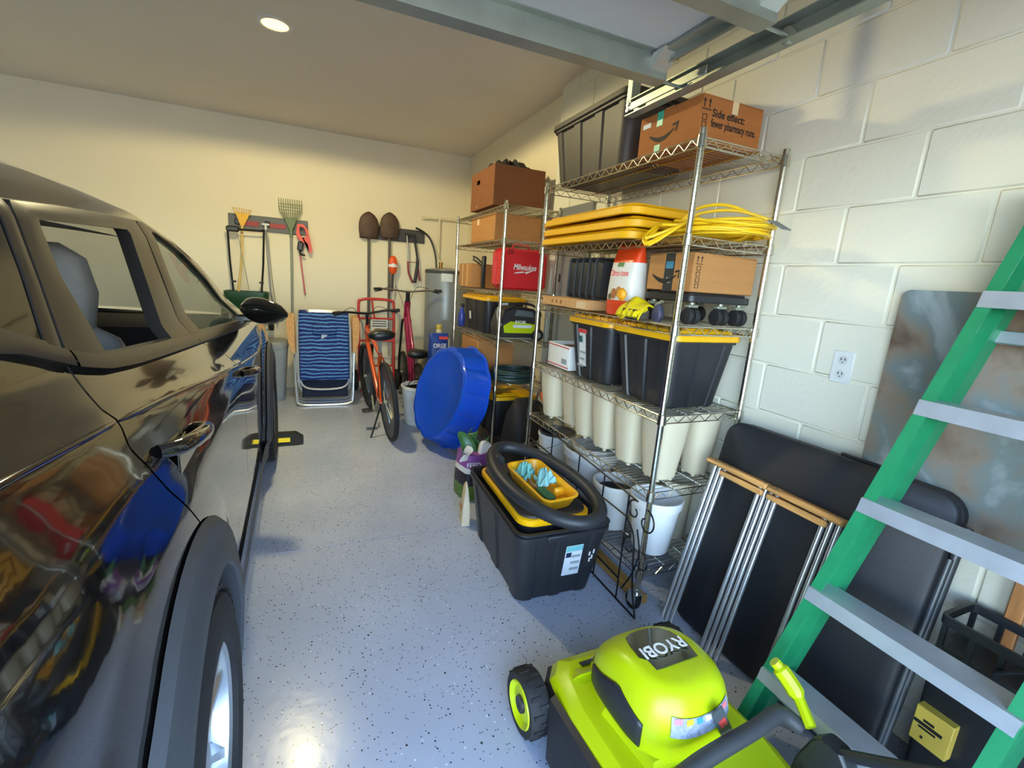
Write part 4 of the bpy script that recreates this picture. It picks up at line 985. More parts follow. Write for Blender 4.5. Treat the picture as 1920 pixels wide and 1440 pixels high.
# ------------------------------------------------------------------ folded frame with aluminium legs and wooden cross bars
t = thing('folding_leg_frame', 'folded table frame with aluminium tube legs and wooden cross bar', 'frame', (1.395, 0, 0), 0, None, (0, math.atan(.165/.70), 0))
H_ = .72
alu = M('brushed_aluminium', (214, 218, 224), .3, .85, .04)
for y0, n in ((1.335, 3), (1.118, 4), (.87, 3)):
    for i in range(n):
        MB().cyl((0, y0-.024*i, 0), (0, y0-.024*i, H_), .0085, 12).build('leg_tube', alu, t)
MB().box((-.004, 1.225, H_+.012), (.05, .29, .022), .006).build('cross_bar', wood, t)
MB().box((-.004, .94, H_+.012), (.05, .275, .022), .006).build('cross_bar', wood, t)
MB().box((-.018, 1.19, H_-.016), (.018, .20, .022), .004).build('inner_bar', wood, t); MB().box((-.018, .96, H_-.016), (.018, .22, .022), .004).build('inner_bar', wood, t)
for y in (1.335, 1.30, 1.265, 1.10, 1.075, 1.05, .86, .835, .815): MB().lathe([(.006, 0), (.004, .003), (.0005, .004)], 8, 'z', (-.012, y, H_+.022)).build('rivet', chrome, t)

# ------------------------------------------------------------------ black folding table leaning on the wall
tabm = M('black_blow_moulded_plastic', (33, 34, 37), .5, 0, .06, 10, .08, 220)
t = thing('folding_table', 'black folded plastic table leaning upright against the block wall', 'table', (1.510, .965, .0055), 0, None, (0, math.radians(11), .05))
def tpanel(x0, x1):
    R = lambda o, x: [(x, p[0], .45+p[1]) for p in rrect(.78-2*o, .90-2*o, .07-o*.5, 6)]
    return MB().loft([R(.010, x0), R(.002, x0+.006), R(0, x0+.012), R(0, x1-.012), R(.002, x1-.006), R(.010, x1)])
tpanel(-.040, -.003).build('table_half', tabm, t); tpanel(.003, .040).build('table_half', tabm, t)
MB().tube([(.0, -.40, .06), (.0, -.40, .80), (.0, -.405, .82)], .012, 10).build('frame_rail', M('grey_tube', (92, 96, 98), .4, .6), t)
MB().cyl((-.012, -.395, .10), (-.012, -.395, .72), .009, 10).build('leg', M('grey_tube'), t)
MB().box((0, -.10, .905), (.02, .12, .012), .003).build('latch', blackp, t)
# weathered table top on its side with wooden legs
t = thing('weathered_tabletop', 'weathered grey tabletop with wooden legs propped against the block wall', 'table', (1.748, .35, 0))
def sheet_mat():
    m = bpy.data.materials.new('weathered_sheet'); m.use_nodes = True; N = m.node_tree.nodes; L = m.node_tree.links; b = N['Principled BSDF']
    tc = N.new('ShaderNodeTexCoord'); no = N.new('ShaderNodeTexNoise'); no.inputs['Scale'].default_value = 3.4; no.inputs['Detail'].default_value = 9; no.inputs['Distortion'].default_value = .6; L.new(tc.outputs['Object'], no.inputs['Vector'])
    r = N.new('ShaderNodeValToRGB'); L.new(no.outputs[0], r.inputs[0]); e_ = r.color_ramp.elements
    e_[0].position = .36; e_[0].color = [lin(x) for x in (92, 72, 54)]+[1]; e_[1].position = .64; e_[1].color = [lin(x) for x in (156, 166, 168)]+[1]
    q = e_.new(.47); q.color = [lin(x) for x in (132, 120, 106)]+[1]; q = e_.new(.57); q.color = [lin(x) for x in (116, 128, 128)]+[1]
    L.new(r.outputs[0], b.inputs['Base Color']); b.inputs['Roughness'].default_value = .55
    return m
shm = sheet_mat()
MB().loft([[(x, p[0]+.02, 1.11+p[1]) for p in rrect(1.06, .70, .025, 4)] for x in (-.010, .010)]).build('top', shm, t)
MB().box((.0, .02, .752), (.022, 1.04, .018), .003).build('edge_strip', M('pale_edge', (206, 204, 192), .6), t)
for y in (.10, .44): MB().box((.0, y, .375), (.02, .035, .75), .003).build('leg', M('orange_wood', (190, 128, 74), .6, 0, .2, 8, .05, 30, stretch=(6, 6, 1)), t)
t = tag(MB().box((0, 0, .35), (.012, .52, .70), .002).build('grey_board', shm), 'grey weathered board standing on the floor beside the wooden leg', 'board'); t.location = (1.752, .14, 0)
# black slotted crate with a yellow label box
t = thing('slotted_crate', 'black plastic crate with a slotted rim behind the ladder steps', 'crate', (1.655, .283, 0))
MB().loft([[(p[0], p[1], z) for p in rrect(w_, l_, .02, 3)] for z, w_, l_ in ((0, .14, .48), (.49, .16, .50), (.50, .155, .495))]).build('body', blackp, t)
MB().ring(rrect(.165, .505, .02, 3), rrect(.145, .485, .015, 3), .565, .59).build('rim', blackp, t)
for i in range(9):
    for sx in (-.075, .075): MB().box((sx, -.235+.059*i, .53), (.010, .012, .08)).build('slat', blackp, t)
MB().tube(catmull([(-.088, -.10, .53), (-.095, -.05, .57), (-.095, .06, .57), (-.088, .12, .52)], 5), .006, 8).build('bail_handle', blackp, t)
pb = bpy.data.objects.new('price_box', MB().box((0, 0, .055), (.03, .085, .11), .002).mesh('price_box', M('yellow_card', (208, 178, 74), .6, 0, .05))); COL.objects.link(pb); pb.parent = t; pb.location = (1.566-1.655, .475-.283, .205); pb['label'] = 'small yellow cardboard box with black print'; t = pb
for z, w_, h_ in ((.075, .025, .008), (.062, .065, .010), (.050, .04, .006)): decal('printed_line', (-.0155, .008, z), w_, h_, (-1, 0, 0), ink, t)
decal('printed_dot', (-.0155, .015, .022), .006, .008, (-1, 0, 0), ink, t)

# ------------------------------------------------------------------ green step ladder, folded and leaning on the wall
gr = M('green_fibreglass', (30, 128, 82), .42, 0, .1, 14, .08, 60)
stp = M('scuffed_aluminium', (182, 188, 194), .42, .6, .12, 10, .06, 40)
t = thing('step_ladder', 'green fibreglass step ladder with aluminium steps leaning on the wall', 'ladder', (0, 0, 0))
A = Vector((1.235, .815, .020)); Bv = Vector((1.685, .66, 1.68)); dirL = (Bv-A).normalized()
wv = Vector((0, -1, 0)); nv = dirL.cross(wv).normalized()
if nv.x < 0: nv = -nv
LM = Matrix(((wv.x, nv.x, dirL.x, A.x), (wv.y, nv.y, dirL.y, A.y), (wv.z, nv.z, dirL.z, A.z), (0, 0, 0, 1)))
LL = 1.74
def ladder_rail(w0, s, w1):
    m = MB(); m.T = LM
    ch = [(0, 0), (s*.030, 0), (s*.030, .006), (s*.006, .006), (s*.006, .070), (s*.030, .070), (s*.030, .076), (0, .076)]
    m.loft([[(w0+p[0], p[1]-.038, 0) for p in ch], [(w1+p[0], p[1]-.038, LL) for p in ch]])
    return m
W0, W1 = .50, .36
ladder_rail(0, 1, .05).build('side_rail', gr, t, ang=20); ladder_rail(W0, -1, W0-.06).build('side_rail', gr, t, ang=20)
for i in range(5):
    l = .25+.305*i; f = l/LL; a, b_ = .05*f, W0-.06*f
    m = MB(); m.T = LM
    m.loft([[(x, p[0], l+p[1]) for p in [(-.046, .0), (-.042, -.028), (-.039, -.028), (-.041, -.004), (.044, .020), (.040, .034), (-.048, .014)]] for x in (a+.002, b_-.002)])
    so_ = m.build('step', stp, t, ang=20)
    m = MB(); m.T = LM
    for k, x in ((0, a-.002), (1, b_+.002)):
        m = MB(); m.T = LM
        m.cyl((x-.004, -.01, l), (x+.004, -.01, l), .009, 10); m.build('rivet', chrome, so_)
for i, l in enumerate((.17, 1.40)):
    m = MB(); m.T = LM; f = l/LL
    m.box((W0/2, .085, l), (W0-.03-.11*f, .012, .035), .002); m.build('rear_brace', stp, t)
for x0_, x1_ in ((.002, .052), (W0-.026, W0-.086)):
    m = MB(); m.T = LM
    m.loft([[(x_+p[0], .072+p[1], l_) for p in ((0, -.024), (.024, -.024), (.024, .024), (0, .024))] for x_, l_ in ((x0_, .045), (x1_, LL*.98))]); m.build('rear_rail', gr, t)
for x in (0, W0):
    m = MB(); m.T = LM
    m.box((x, 0, .02), (.04, .085, .05), .006); m.build('foot', rubber, t)
m = MB(); m.T = LM
m.box((W0/2-.005, -.005, LL+.012), (W0-.10, .12, .03), .008); m.build('top_cap', gr, t)

# ------------------------------------------------------------------ lime lawn mower
t = thing('lawn_mower', 'lime green and black electric lawn mower parked in the foreground', 'lawn mower', (.905, .80, 0), .02)
def dk_(k, z, grow=0):
    o = [(-.20, .33), (.16, .33), (.235, .27), (.262, .15), (.265, -.20), (.235, -.36), (.15, -.40), (-.16, -.40), (-.235, -.36), (-.262, -.20), (-.265, .12), (-.24, .28)]
    return [(p[0]*k+(grow if p[0] > 0 else -grow), p[1]*k, z) for p in o]
MB().loft([dk_(1.0, .055), dk_(1.01, .06), dk_(.99, .15), dk_(.95, .165)], True, True).build('deck_skirt', blackp, t, ang=35)
MB().loft([dk_(.955, .150), dk_(.95, .165), dk_(.90, .195), dk_(.80, .215), dk_(.76, .217)]).build('deck', limep, t, ang=22)
MB().loft([[(p[0]*k-.01, p[1]*k+.02, z) for p in [(-.17, .05), (-.10, .22), (.10, .22), (.17, .05), (.15, -.15), (-.15, -.15)]] for k, z in ((.98, .20), (.92, .235), (.88, .245))]).build('motor_base', limep, t, ang=22)
# front hood wedge with black plate
MB().loft([[(-.18, .315, .16), (.14, .315, .16), (.16, .20, .21), (-.20, .20, .21)], [(-.15, .30, .185), (.12, .30, .185), (.14, .19, .235), (-.17, .19, .235)]]).build('front_hood', limep, t, ang=20)
decal('front_plate', (-.06, .252, .2130), .15, .055, (0, .455, 1), blackp, t, up=(0, -1, 0), t=.004)
text('40V HP', .018, paper, t, (-.06, .252, .2165), (0, .455, 1), up=(0, -1, 0))
# motor cover dome
prf = [(.235, 1.0), (.27, 1.03), (.31, 1.025), (.345, .99), (.375, .93), (.398, .85), (.411, .74), (.417, .60)]
def domept(a, z, off=0.):
    k = interp(z, [p[0] for p in prf], [p[1] for p in prf])+off; c_, s_ = math.cos(a), math.sin(a); n_ = 3.2
    r = 1/((abs(c_)**n_+abs(s_)**n_)**(1/n_))
    drop = .06*max(0, s_*r*k)**1.5*max(0, min(1, (z-.30)/.11))
    return (-.012+.150*k*r*c_, .035+.168*k*r*s_, z-drop)
MB().loft([[domept(2*PI*i/44, z) for i in range(44)] for z, k in prf]).build('motor_cover', limep, t, ang=50)
def winpt(x, y, o): return (x-.012, y+.035, .4175+o-.06*max(0, y/.168)**1.5-.010*max(0, (abs(x)-.07)/.03)-.012*max(0, (-y-.08)/.04))
wo_ = [(-.088, -.055), (-.045, -.058), (0, -.058), (.045, -.058), (.088, -.055), (.086, 0), (.076, .05), (.062, .085), (.035, .098), (0, .102), (-.035, .098), (-.062, .085), (-.076, .05), (-.086, 0)]
MB().loft([[winpt(p[0], p[1], o) for p in wo_] for o in (-.012, .003)]).build('battery_window', M('smoky_window', (52, 54, 36), .12, coat=.5), t, ang=30)
text('RYOBI', .054, whitep, t, (-.012, .035+.0, .4215), (0, .0, 1), up=(0, -1, 0), bold=.0008, wx=1.0)
for s in (-1, 1):
    a0 = 0 if s > 0 else PI
    m = MB(); m.grid(lambda u, v: domept(a0+(-.62+1.2*u), .252+.10*v*(1-.35*abs(2*u-1.1)), .018), 14, 6); m.build('side_vent', blackp, t, ang=50, solid=.006)
m = MB(); m.grid(lambda u, v: domept(-PI/2-.62+1.24*u, .322+.048*v-.012*math.sin(PI*u), .018), 24, 5); m.build('warning_label', M('grey_label', (150, 158, 176), .5, 0, .3, 90), t, ang=50)
for i, cc in enumerate(((222, 120, 130), (240, 220, 40), (60, 140, 220), (240, 240, 240), (240, 220, 40), (222, 120, 130))):
    m = MB(); m.grid(lambda u, v: domept(-PI/2-.58+.2*i+.13*u, .355+.013*v-.012*math.sin(PI*(.05+.16*i)), .026), 3, 1); m.build('label_patch', M('label_patch_%d' % i, cc, .5), t)
m = MB(); m.grid(lambda u, v: domept(PI/2-.02+.75*u, .262+.03*v, .02), 8, 2); m.build('front_seam', limep, t)
tg = MB().box((.035, -.148, .335), (.036, .003, .115), R=Matrix.Rotation(-.55, 3, 'Y')).build('hang_tag', M('dark_tag', (64, 72, 76), .5), t)
MB().box((.036, -.1500, .335), (.022, .002, .03), R=Matrix.Rotation(-.55, 3, 'Y')).build('tag_mark', M('red_tag_mark', (190, 60, 60), .5), tg)
text('USA', .03, M('navy_print', (24, 40, 70), .5), t, (-.185, -.15, .2115), (-.45, 0, 1), up=(.3, 1, 0), wx=.8)
MB().lathe([(.0005, 0), (.032, 0), (.032, .0012)], 24, 'z', (0, 0, 0), sx=.62).build('badge', M('badge_white', (200, 214, 226), .5), t)
o = COL.objects[-1]; o.matrix_local = Matrix.Translation((-.185, -.15, .2095)) @ face_rot((-.45, 0, 1), (.3, 1, 0)).to_4x4()
# wheels
for sx, yy, r in ((-.292, .275, .098), (.292, .275, .098), (-.29, -.33, .115), (.29, -.33, .115)):
    w_ = MB().lathe([(r*.72, -.032), (r*.93, -.034), (r, -.024), (r, .024), (r*.93, .034), (r*.72, .032)], 40, 'x', (sx, yy, r), False, False)
    for i in range(26):
        a = 2*PI*i/26; R_ = Matrix.Rotation(a, 3, 'X'); w_.box(Vector((sx, yy, r))+R_ @ Vector((.011*(-1)**i, 0, r)), (.034, .010, .006), 0, R=R_)
    wo = w_.build('wheel', rubber, t)
    sd = -1 if sx < 0 else 1
    MB().lathe([(r*.74, sd*.030), (r*.70, sd*.036), (r*.55, sd*.022), (r*.28, sd*.026)], 36, 'x', (sx, yy, r), False, False).build('hub_ring', limep, wo)
    MB().lathe([(r*.29, sd*.020), (r*.26, sd*.034), (.0005, sd*.030)], 24, 'x', (sx, yy, r), False, False).build('hub_cap', blackp, wo)
# side skirt flap, rear cover, handle cross bar, cam lever
MB().loft([[(-.262, .20, .17), (-.262, -.34, .19), (-.245, -.34, .20), (-.245, .20, .18)], [(-.31, .12, .06), (-.325, -.34, .05), (-.315, -.34, .05), (-.30, .12, .06)]]).build('side_discharge_flap', blackp, t, ang=30)
MB().loft([[(p[0], p[1], z) for p in rrect(w_, .16, .04, 3, 0, -.37)] for z, w_ in ((.14, .40), (.20, .42), (.245, .36))]).build('rear_cover', blackp, t, ang=35)
MB().tube(catmull([(-.24, -.285, .245), (-.19, -.215, .30), (-.10, -.195, .315), (.10, -.19, .33), (.20, -.185, .335), (.245, -.215, .31)], 6), .021, 12).build('handle_crossbar', M('charcoal_tube', (52, 55, 58), .5), t)
for s in (-1, 1): MB().loft([[(s*.25+p[0], p[1]-.30, z) for p in rrect(.05, w_, .012, 3)] for z, w_ in ((.16, .16), (.24, .14), (.32, .09), (.345, .05))]).build('handle_bracket', blackp, t, ang=30)
MB().tube(catmull([(.25, -.24, .33), (.275, -.175, .365), (.262, -.13, .405), (.252, -.115, .42)], 5), [.014]*5+[.022]*6+[.015]*5, 8).build('cam_lever', limep, t)
for s in (-1, 1): MB().tube(catmull([(s*.25, -.29, .31), (s*.25, -.42, .42), (s*.24, -.55, .54)], 4), .014, 10).build('handle_tube', blackp, t)
MB().tube([(-.24, -.55, .54), (.24, -.55, .54)], .016, 10).build('handle_bar', blackp, t)
# ------------------------------------------------------------------ back wall: tool racks and tools
YW = 5.9
def V3(x, z, d=.03): return (x, YW-d, z)
railm = M('grey_rack_rail', (92, 94, 92), .5)
t = thing('tool_rack', 'grey and red wall rail holding rakes and the green spreader', 'rack', (-.395, YW, 1.82))
MB().box((0, -.012, 0), (.765, .024, .155), .004).build('back_rail', railm, t)
for x in (-.20, .06): MB().box((x, -.026, -.01), (.20, .008, .05), .003).build('red_strip', M('rack_red', (160, 48, 50), .5), t)
for x in (-.30, -.02, .22): MB().box((x, -.035, .0), (.05, .03, .06), .008).build('grip', blackp, t)
t = thing('tool_rack', 'dark wall rail holding the two shovels and the trimmer', 'rack', (.915, YW, 1.85))
MB().box((0, -.012, 0), (.76, .024, .15), .004).build('back_rail', M('dark_rack_rail', (66, 62, 62), .5), t)
for x in (-.28, -.05, .17): MB().box((x, -.035, .0), (.05, .03, .06), .008).build('grip', blackp, t)
# yellow shrub rake
ywl = M('yellow_rake_plastic', (236, 178, 30), .45)
t = thing('shrub_rake', 'yellow plastic leaf rake hung head up on the wall rail', 'rake', V3(-.65, 0, .055))
MB().prism([(-.012, 1.77), (.012, 1.77), (.075, 1.90), (-.055, 1.905)], -.008, .008, 'y').build('head', ywl, t)
for i in range(9):
    u = i/8; MB().tube([(-.05+.115*u, 0, 1.88), (-.075+.165*u, -.012, 1.945-.012*u), (-.078+.17*u, -.035, 1.955-.012*u)], .0032, 5).build('tine', ywl, t)
MB().box((.008, 0, 1.885), (.16, .012, .012), .002).build('tine_brace', M('dark_brace', (70, 60, 30), .5), t)
MB().tube([(0, .0, 1.80), (-.02, .0, 1.45), (-.07, .0, 1.08)], .012, 10).build('handle', M('pale_yellow_handle', (222, 188, 110), .5), t)
# green seed spreader, hung by its handle
grn = M('dark_green_plastic', (24, 66, 34), .4)
t = thing('seed_spreader', 'green broadcast spreader with a black tube handle hung under the rail', 'spreader', V3(-.63, 0, .10))
MB().loft([[(p[0], p[1]-.03, z) for p in rrect(w_, d_, .06, 4)] for z, w_, d_ in ((.82, .18, .10), (.90, .38, .20), (1.06, .42, .24), (1.10, .42, .24), (1.105, .40, .22), (1.07, .39, .21), (.91, .34, .17))]).build('hopper', grn, t)
MB().tube([(-.15, 0, 1.75), (-.145, 0, 1.40), (-.13, 0, 1.09)], .010, 8).build('handle_tube', blackm, t)
MB().tube([(.185, 0, 1.75), (.165, 0, 1.40), (.135, 0, 1.09)], .010, 8).build('handle_tube', blackm, t)
MB().tube(catmull([(-.15, 0, 1.745), (-.12, -.02, 1.735), (0, -.02, 1.735), (.15, -.02, 1.74), (.185, 0, 1.75)], 5), .010, 8).build('handle_grip', blackm, t)
MB().box((-.10, -.03, 1.735), (.12, .05, .06), .015).build('control_box', blackp, t)
MB().tube([(-.06, -.03, 1.70), (-.02, -.035, 1.42), (.02, -.03, 1.12)], .004, 6).build('control_rod', steel, t)
for x in (-.12, .14): MB().box((x, -.01, 1.20), (.045, .02, .02), .004).build('clamp_knob', blackp, t)
for x in (-.22, .22): MB().lathe([(.03, -.02), (.11, -.022), (.115, -.012), (.115, .012), (.11, .022), (.03, .02)], 28, 'x', (x*1.0, -.03, .80)).build('wheel', rubber, t)
MB().cyl((-.22, -.03, .80), (.22, -.03, .80), .008, 8).build('axle', steel, t)
# floor squeegee
t = thing('squeegee', 'grey pole squeegee with a white head hung from the rail', 'squeegee', V3(-.43, 0, .05))
MB().box((0, 0, 1.815), (.075, .03, .02), .004).build('head', whitep, t); MB().cyl((0, 0, 1.76), (0, 0, 1.81), .013, 10).build('socket', whitep, t)
MB().tube([(0, 0, 1.78), (.022, 0, 1.12), (.078, 0, .75)], .010, 10).build('pole', M('grey_pole', (150, 152, 150), .4, .4), t)
MB().tube([(.02, -.012, 1.70), (.045, -.012, 1.2), (.08, -.012, .88)], .003, 6).build('wire', steel, t)
# green fork rake
grk = M('sage_green_plastic', (112, 128, 90), .5)
t = thing('leaf_fork', 'sage green wide fork rake with a long grey handle on the wall', 'rake', V3(-.185, 0, .05))
for i in range(11):
    u = i/10; x = -.108+.222*u
    MB().tube(catmull([(.0+x*.12, 0, 1.80), (x*.62, -.004, 1.90), (x*.98, -.01, 1.985), (x, -.02, 2.05), (x*1.0, -.03, 2.10)], 4), .0038, 5).build('tine', grk, t)
for z, w_ in ((2.045, .222), (1.985, .218), (1.91, .15)): MB().box((.003, -.012, z), (w_, .007, .007)).build('cross_bar', grk, t)
MB().loft([[(p[0], p[1], z) for p in rrect(w_, .03, .01, 2)] for z, w_ in ((1.70, .03), (1.78, .035), (1.86, .10), (1.90, .12))]).build('socket', grk, t)
MB().tube([(0, 0, 1.76), (-.005, 0, 1.3), (-.015, 0, .86)], .014, 12).build('handle', M('grey_green_handle', (140, 144, 132), .5), t)
# orange-red hedge trimmer
orr = M('orange_red_plastic', (222, 66, 34), .38)
t = thing('hedge_trimmer', 'orange red hedge trimmer with a black grip hung at the rail end', 'trimmer', V3(-.06, 0, .07))
out = [(-.06, 1.85), (.0, 1.855), (.045, 1.80), (.065, 1.70), (.085, 1.60), (.08, 1.555), (.05, 1.56), (.045, 1.64), (-.005, 1.66), (-.06, 1.70), (-.075, 1.76)]
hole = [(-.035, 1.82), (-.012, 1.825), (.015, 1.80), (.025, 1.76), (.03, 1.73), (.02, 1.72), (.0, 1.715), (-.015, 1.715), (-.03, 1.73), (-.038, 1.75), (-.04, 1.79)]
MB().ring(out, hole, -.03, .03, 'y').build('housing', orr, t, ang=30)
MB().box((-.035, 0, 1.62), (.06, .07, .10), .012, R=Matrix.Rotation(.15, 3, 'Y')).build('battery', blackp, t)
MB().tube([(-.045, 0, 1.57), (-.03, 0, 1.53), (.01, 0, 1.525)], .012, 8).build('guard', blackp, t)
MB().box((-.02, 0, 1.31), (.018, .006, .44), .002, R=Matrix.Rotation(-.09, 3, 'Y')).build('blade', M('red_grey_blade', (150, 66, 64), .4, .4), t)
# shovels
rust = M('rusty_brown_steel', (84, 64, 50), .6, .3, .25, 8, .1, 60)
for k, (x, lab, dz, zb) in enumerate(((.632, 'brown steel shovel hung blade up at the rail end', 0, .55), (.868, 'brown steel shovel hung blade up beside the orange trimmer', .02, .70))):
    t = thing('shovel', lab, 'shovel', V3(x, dz, .06), 0, 'shovels on the wall')
    rings = []
    for z, w_ in ((1.775, .085), (1.79, .10), (1.85, .112), (1.93, .112), (1.99, .098), (2.03, .07), (2.055, .035), (2.068, .006)):
        rings.append([(w_*math.sin(a), -.028*math.cos(a)*(w_/.112)-.012*(z-1.78)/.28, z) for a in [(-1+2*i/12)*1.35 for i in range(13)]])
    o = MB().loft(rings, False, False, False).build('blade', rust, t, ang=60, solid=.004)
    MB().tube([(0, -.012, 1.90), (0, -.018, 1.84), (0, -.008, 1.76)], [.006, .014, .018], 10).build('socket', rust, t)
    MB().tube([(0, -.008, 1.76), (0, -.005, 1.3), (0, 0, zb)], .015, 12).build('handle', M('dark_handle', (88, 84, 74), .5, 0, .1), t)
# orange string trimmer
t = thing('string_trimmer', 'orange and white string trimmer hung upright below the second shovel', 'trimmer', V3(.905, 0, .115))
MB().lathe([(.02, 1.39), (.042, 1.42), (.05, 1.47), (.05, 1.53), (.04, 1.575), (.015, 1.60)], 22, 'z', (0, 0, 0), sy=.7).build('motor_head', M('bright_orange', (232, 84, 24), .35), t)
MB().lathe([(.0535, 1.47), (.055, 1.475), (.0535, 1.50)], 22, 'z', (0, 0, 0), False, False, sy=.72).build('white_ring', whitep, t)
decal('white_mark', (0, -.0375, 1.50), .04, .022, (0, -1, 0), whitep, t)
MB().tube([(0, 0, 1.40), (-.005, 0, 1.22), (-.012, 0, 1.18)], .014, 10).build('grip', blackp, t)
MB().tube([(-.012, 0, 1.19), (-.03, 0, .90), (-.035, 0, .40)], .011, 10).build('shaft', M('grey_shaft', (170, 168, 164), .4, .5), t)
# lopper and hose
t = thing('lopper', 'black and red long handled lopper hung on the dark rail', 'lopper', V3(1.13, 0, .07))
MB().tube(catmull([(.02, 0, 1.86), (.05, 0, 1.72), (.075, 0, 1.56), (.06, 0, 1.40), (.045, 0, 1.30)], 5), [.014]*10+[.020]*11, 10).build('arm', blackp, t)
MB().tube(catmull([(-.06, 0, 1.86), (-.045, 0, 1.70), (-.04, 0, 1.55), (-.03, 0, 1.42)], 5), .010, 8).build('arm', M('grey_shaft'), t)
MB().tube(catmull([(-.04, 0, 1.55), (-.03, 0, 1.42), (.02, 0, 1.30)], 5), .013, 8).build('grip', M('dull_red_grip', (140, 56, 60), .5), t)
MB().tube(catmull([(.075, 0, 1.52), (.09, 0, 1.42), (.11, 0, 1.33)], 5), .012, 8).build('grip', M('dull_red_grip'), t)
MB().cyl((-.045, 0, 1.545), (.075, 0, 1.545), .005, 8).build('bumper', chrome, t)
MB().box((-.02, 0, 1.86), (.13, .02, .03), .006).build('jaw', blackp, t)
t = tag(MB().tube(catmull([V3(1.17, 1.945, .09), V3(1.24, 1.92, .09), V3(1.33, 1.86, .09), V3(1.385, 1.76, .09), V3(1.42, 1.63, .10), V3(1.432, 1.50, .11)], 6), .011, 8).build('black_cable', blackp), 'black cable arcing from the dark rail towards the water heater', 'cable')
# water heater and its pipes
t = thing('water_heater', 'grey water heater standing in the back corner behind the bicycles', 'water heater', (1.50, 5.55, 0))
MB().lathe([(.245, 0), (.25, .01), (.25, .06), (.247, .065), (.25, .07), (.25, 1.46), (.245, 1.475), (.10, 1.50), (.0005, 1.505)], 48).build('tank', M('heater_grey', (140, 146, 150), .35, .2, .03), t)
MB().lathe([(.252, 1.43), (.254, 1.435), (.254, 1.465), (.248, 1.47)], 48, 'z', (0, 0, 0), False, False).build('top_ring', M('heater_ring', (70, 70, 70), .5), t)
decal('label', (-.06, -.2455, 1.39), .13, .09, (-.22, -1, 0), paper, t); decal('label', (-.05, -.248, .55), .10, .30, (-.2, -1, 0), M('grey_label2', (188, 192, 194), .5, 0, .2, 40), t)
MB().box((-.05, -.25, .80), (.14, .02, .22), .006).build('access_panel', M('heater_grey'), t)
MB().cyl((-.10, -.10, 1.49), (-.10, -.10, 1.56), .02, 12).build('valve', M('brass', (150, 110, 60), .35, .8), t)
pv = M('cream_pvc_pipe', (226, 216, 180), .45)
t = thing('water_pipe', 'cream pipe running along the back wall down into the heater', 'pipe', (0, 0, 0))
MB().tube([V3(1.26, 2.075, .04), V3(1.46, 2.085, .04)], .014, 10).build('pipe_run', pv, t); MB().tube([V3(1.46, 2.085, .04), V3(1.80, 2.09, .04)], .014, 10).build('pipe_run', pv, t)
MB().tube([(1.47, YW-.04, 2.09), (1.47, YW-.04, 1.60), (1.49, YW-.12, 1.56), (1.50, 5.62, 1.49)], .014, 10).build('drop_pipe', pv, t)
MB().lathe([(.02, 1.255), (.022, 1.26), (.022, 1.285), (.018, 1.29)], 12, 'x', (0, YW-.04, 2.075)).build('end_cap', pv, t)
# pale post leaning by the heater
t = thing('foam_tube', 'pale cream tube standing upright in front of the water heater', 'tube', (1.27, 4.93, 0))
MB().lathe([(.028, 0), (.03, .01), (.03, .86), (.026, .87)], 16).build('tube', M('cream_foam', (214, 204, 166), .7), t)
MB().lathe([(.031, .84), (.032, .845), (.032, .885), (.028, .89), (.0005, .89)], 16, 'z', (0, 0, 0), False, False).build('yellow_cap', M('mustard_cap', (206, 176, 70), .5), t)
t = thing('detergent_bag', 'blue and black plastic sack with white lettering behind the pool', 'bag', (1.175, 4.58, 0), .15)
MB().loft([bag_ring(0, .19, .16), bag_ring(.02, .205, .17), bag_ring(.45, .20, .165), bag_ring(.66, .19, .10), bag_ring(.70, .20, .03)]).build('sack', M('royal_blue_film', (30, 62, 140), .35, 0, .3, 10, .2, 30), t)
t.rotation_euler = (0, 0, PI/2); t.scale = (1, 1, 1.2)
text('ORGE', .05, whitep, t, (-.075, 0, .60), (-1, 0, .25), bold=.001)
decal('red_print_band', (-.055, -.04, .665), .09, .03, (-1, 0, .9), M('red_print', (196, 60, 60), .6), t)
# red hand truck
rd = M('red_powder_coat', (196, 44, 38), .4)
t = thing('hand_truck', 'red tube hand truck standing against the back wall', 'hand truck', (.705, 5.62, .0045), 0, None, (math.radians(-4), 0, 0))
MB().tube(catmull([(-.20, 0, .12), (-.20, 0, .6), (-.20, 0, 1.02), (-.17, 0, 1.07), (-.10, 0, 1.085), (.10, 0, 1.085), (.17, 0, 1.07), (.20, 0, 1.02), (.20, 0, .6), (.20, 0, .12)], 4), .016, 10).build('frame', rd, t)
for z in (.30, .60, .86): MB().cyl((-.20, 0, z), (.20, 0, z), .012, 10).build('cross_bar', rd, t)
MB().tube(catmull([(-.05, -.01, 1.08), (-.04, -.02, .95), (-.02, -.01, .86)], 5), .010, 8).build('curved_strap', rd, t)
MB().box((0, -.14, .02), (.40, .26, .006), .002).build('toe_plate', rd, t)
decal('warning_plate', (.03, -.018, .80), .20, .10, (0, -1, 0), M('sign_plate', (206, 202, 190), .5, 0, .25, 60), t)
for i in range(3): decal('plate_line', (.03, -.0195, .83-.028*i), .16, .010, (0, -1, 0), ink, t)
for x in (-.24, .24): MB().lathe([(.04, -.028), (.10, -.03), (.122, -.02), (.125, 0), (.122, .02), (.10, .03), (.04, .028)], 28, 'x', (x, .06, .125)).build('wheel', rubber, t)
MB().cyl((-.24, .06, .125), (.24, .06, .125), .01, 8).build('axle', steel, t)

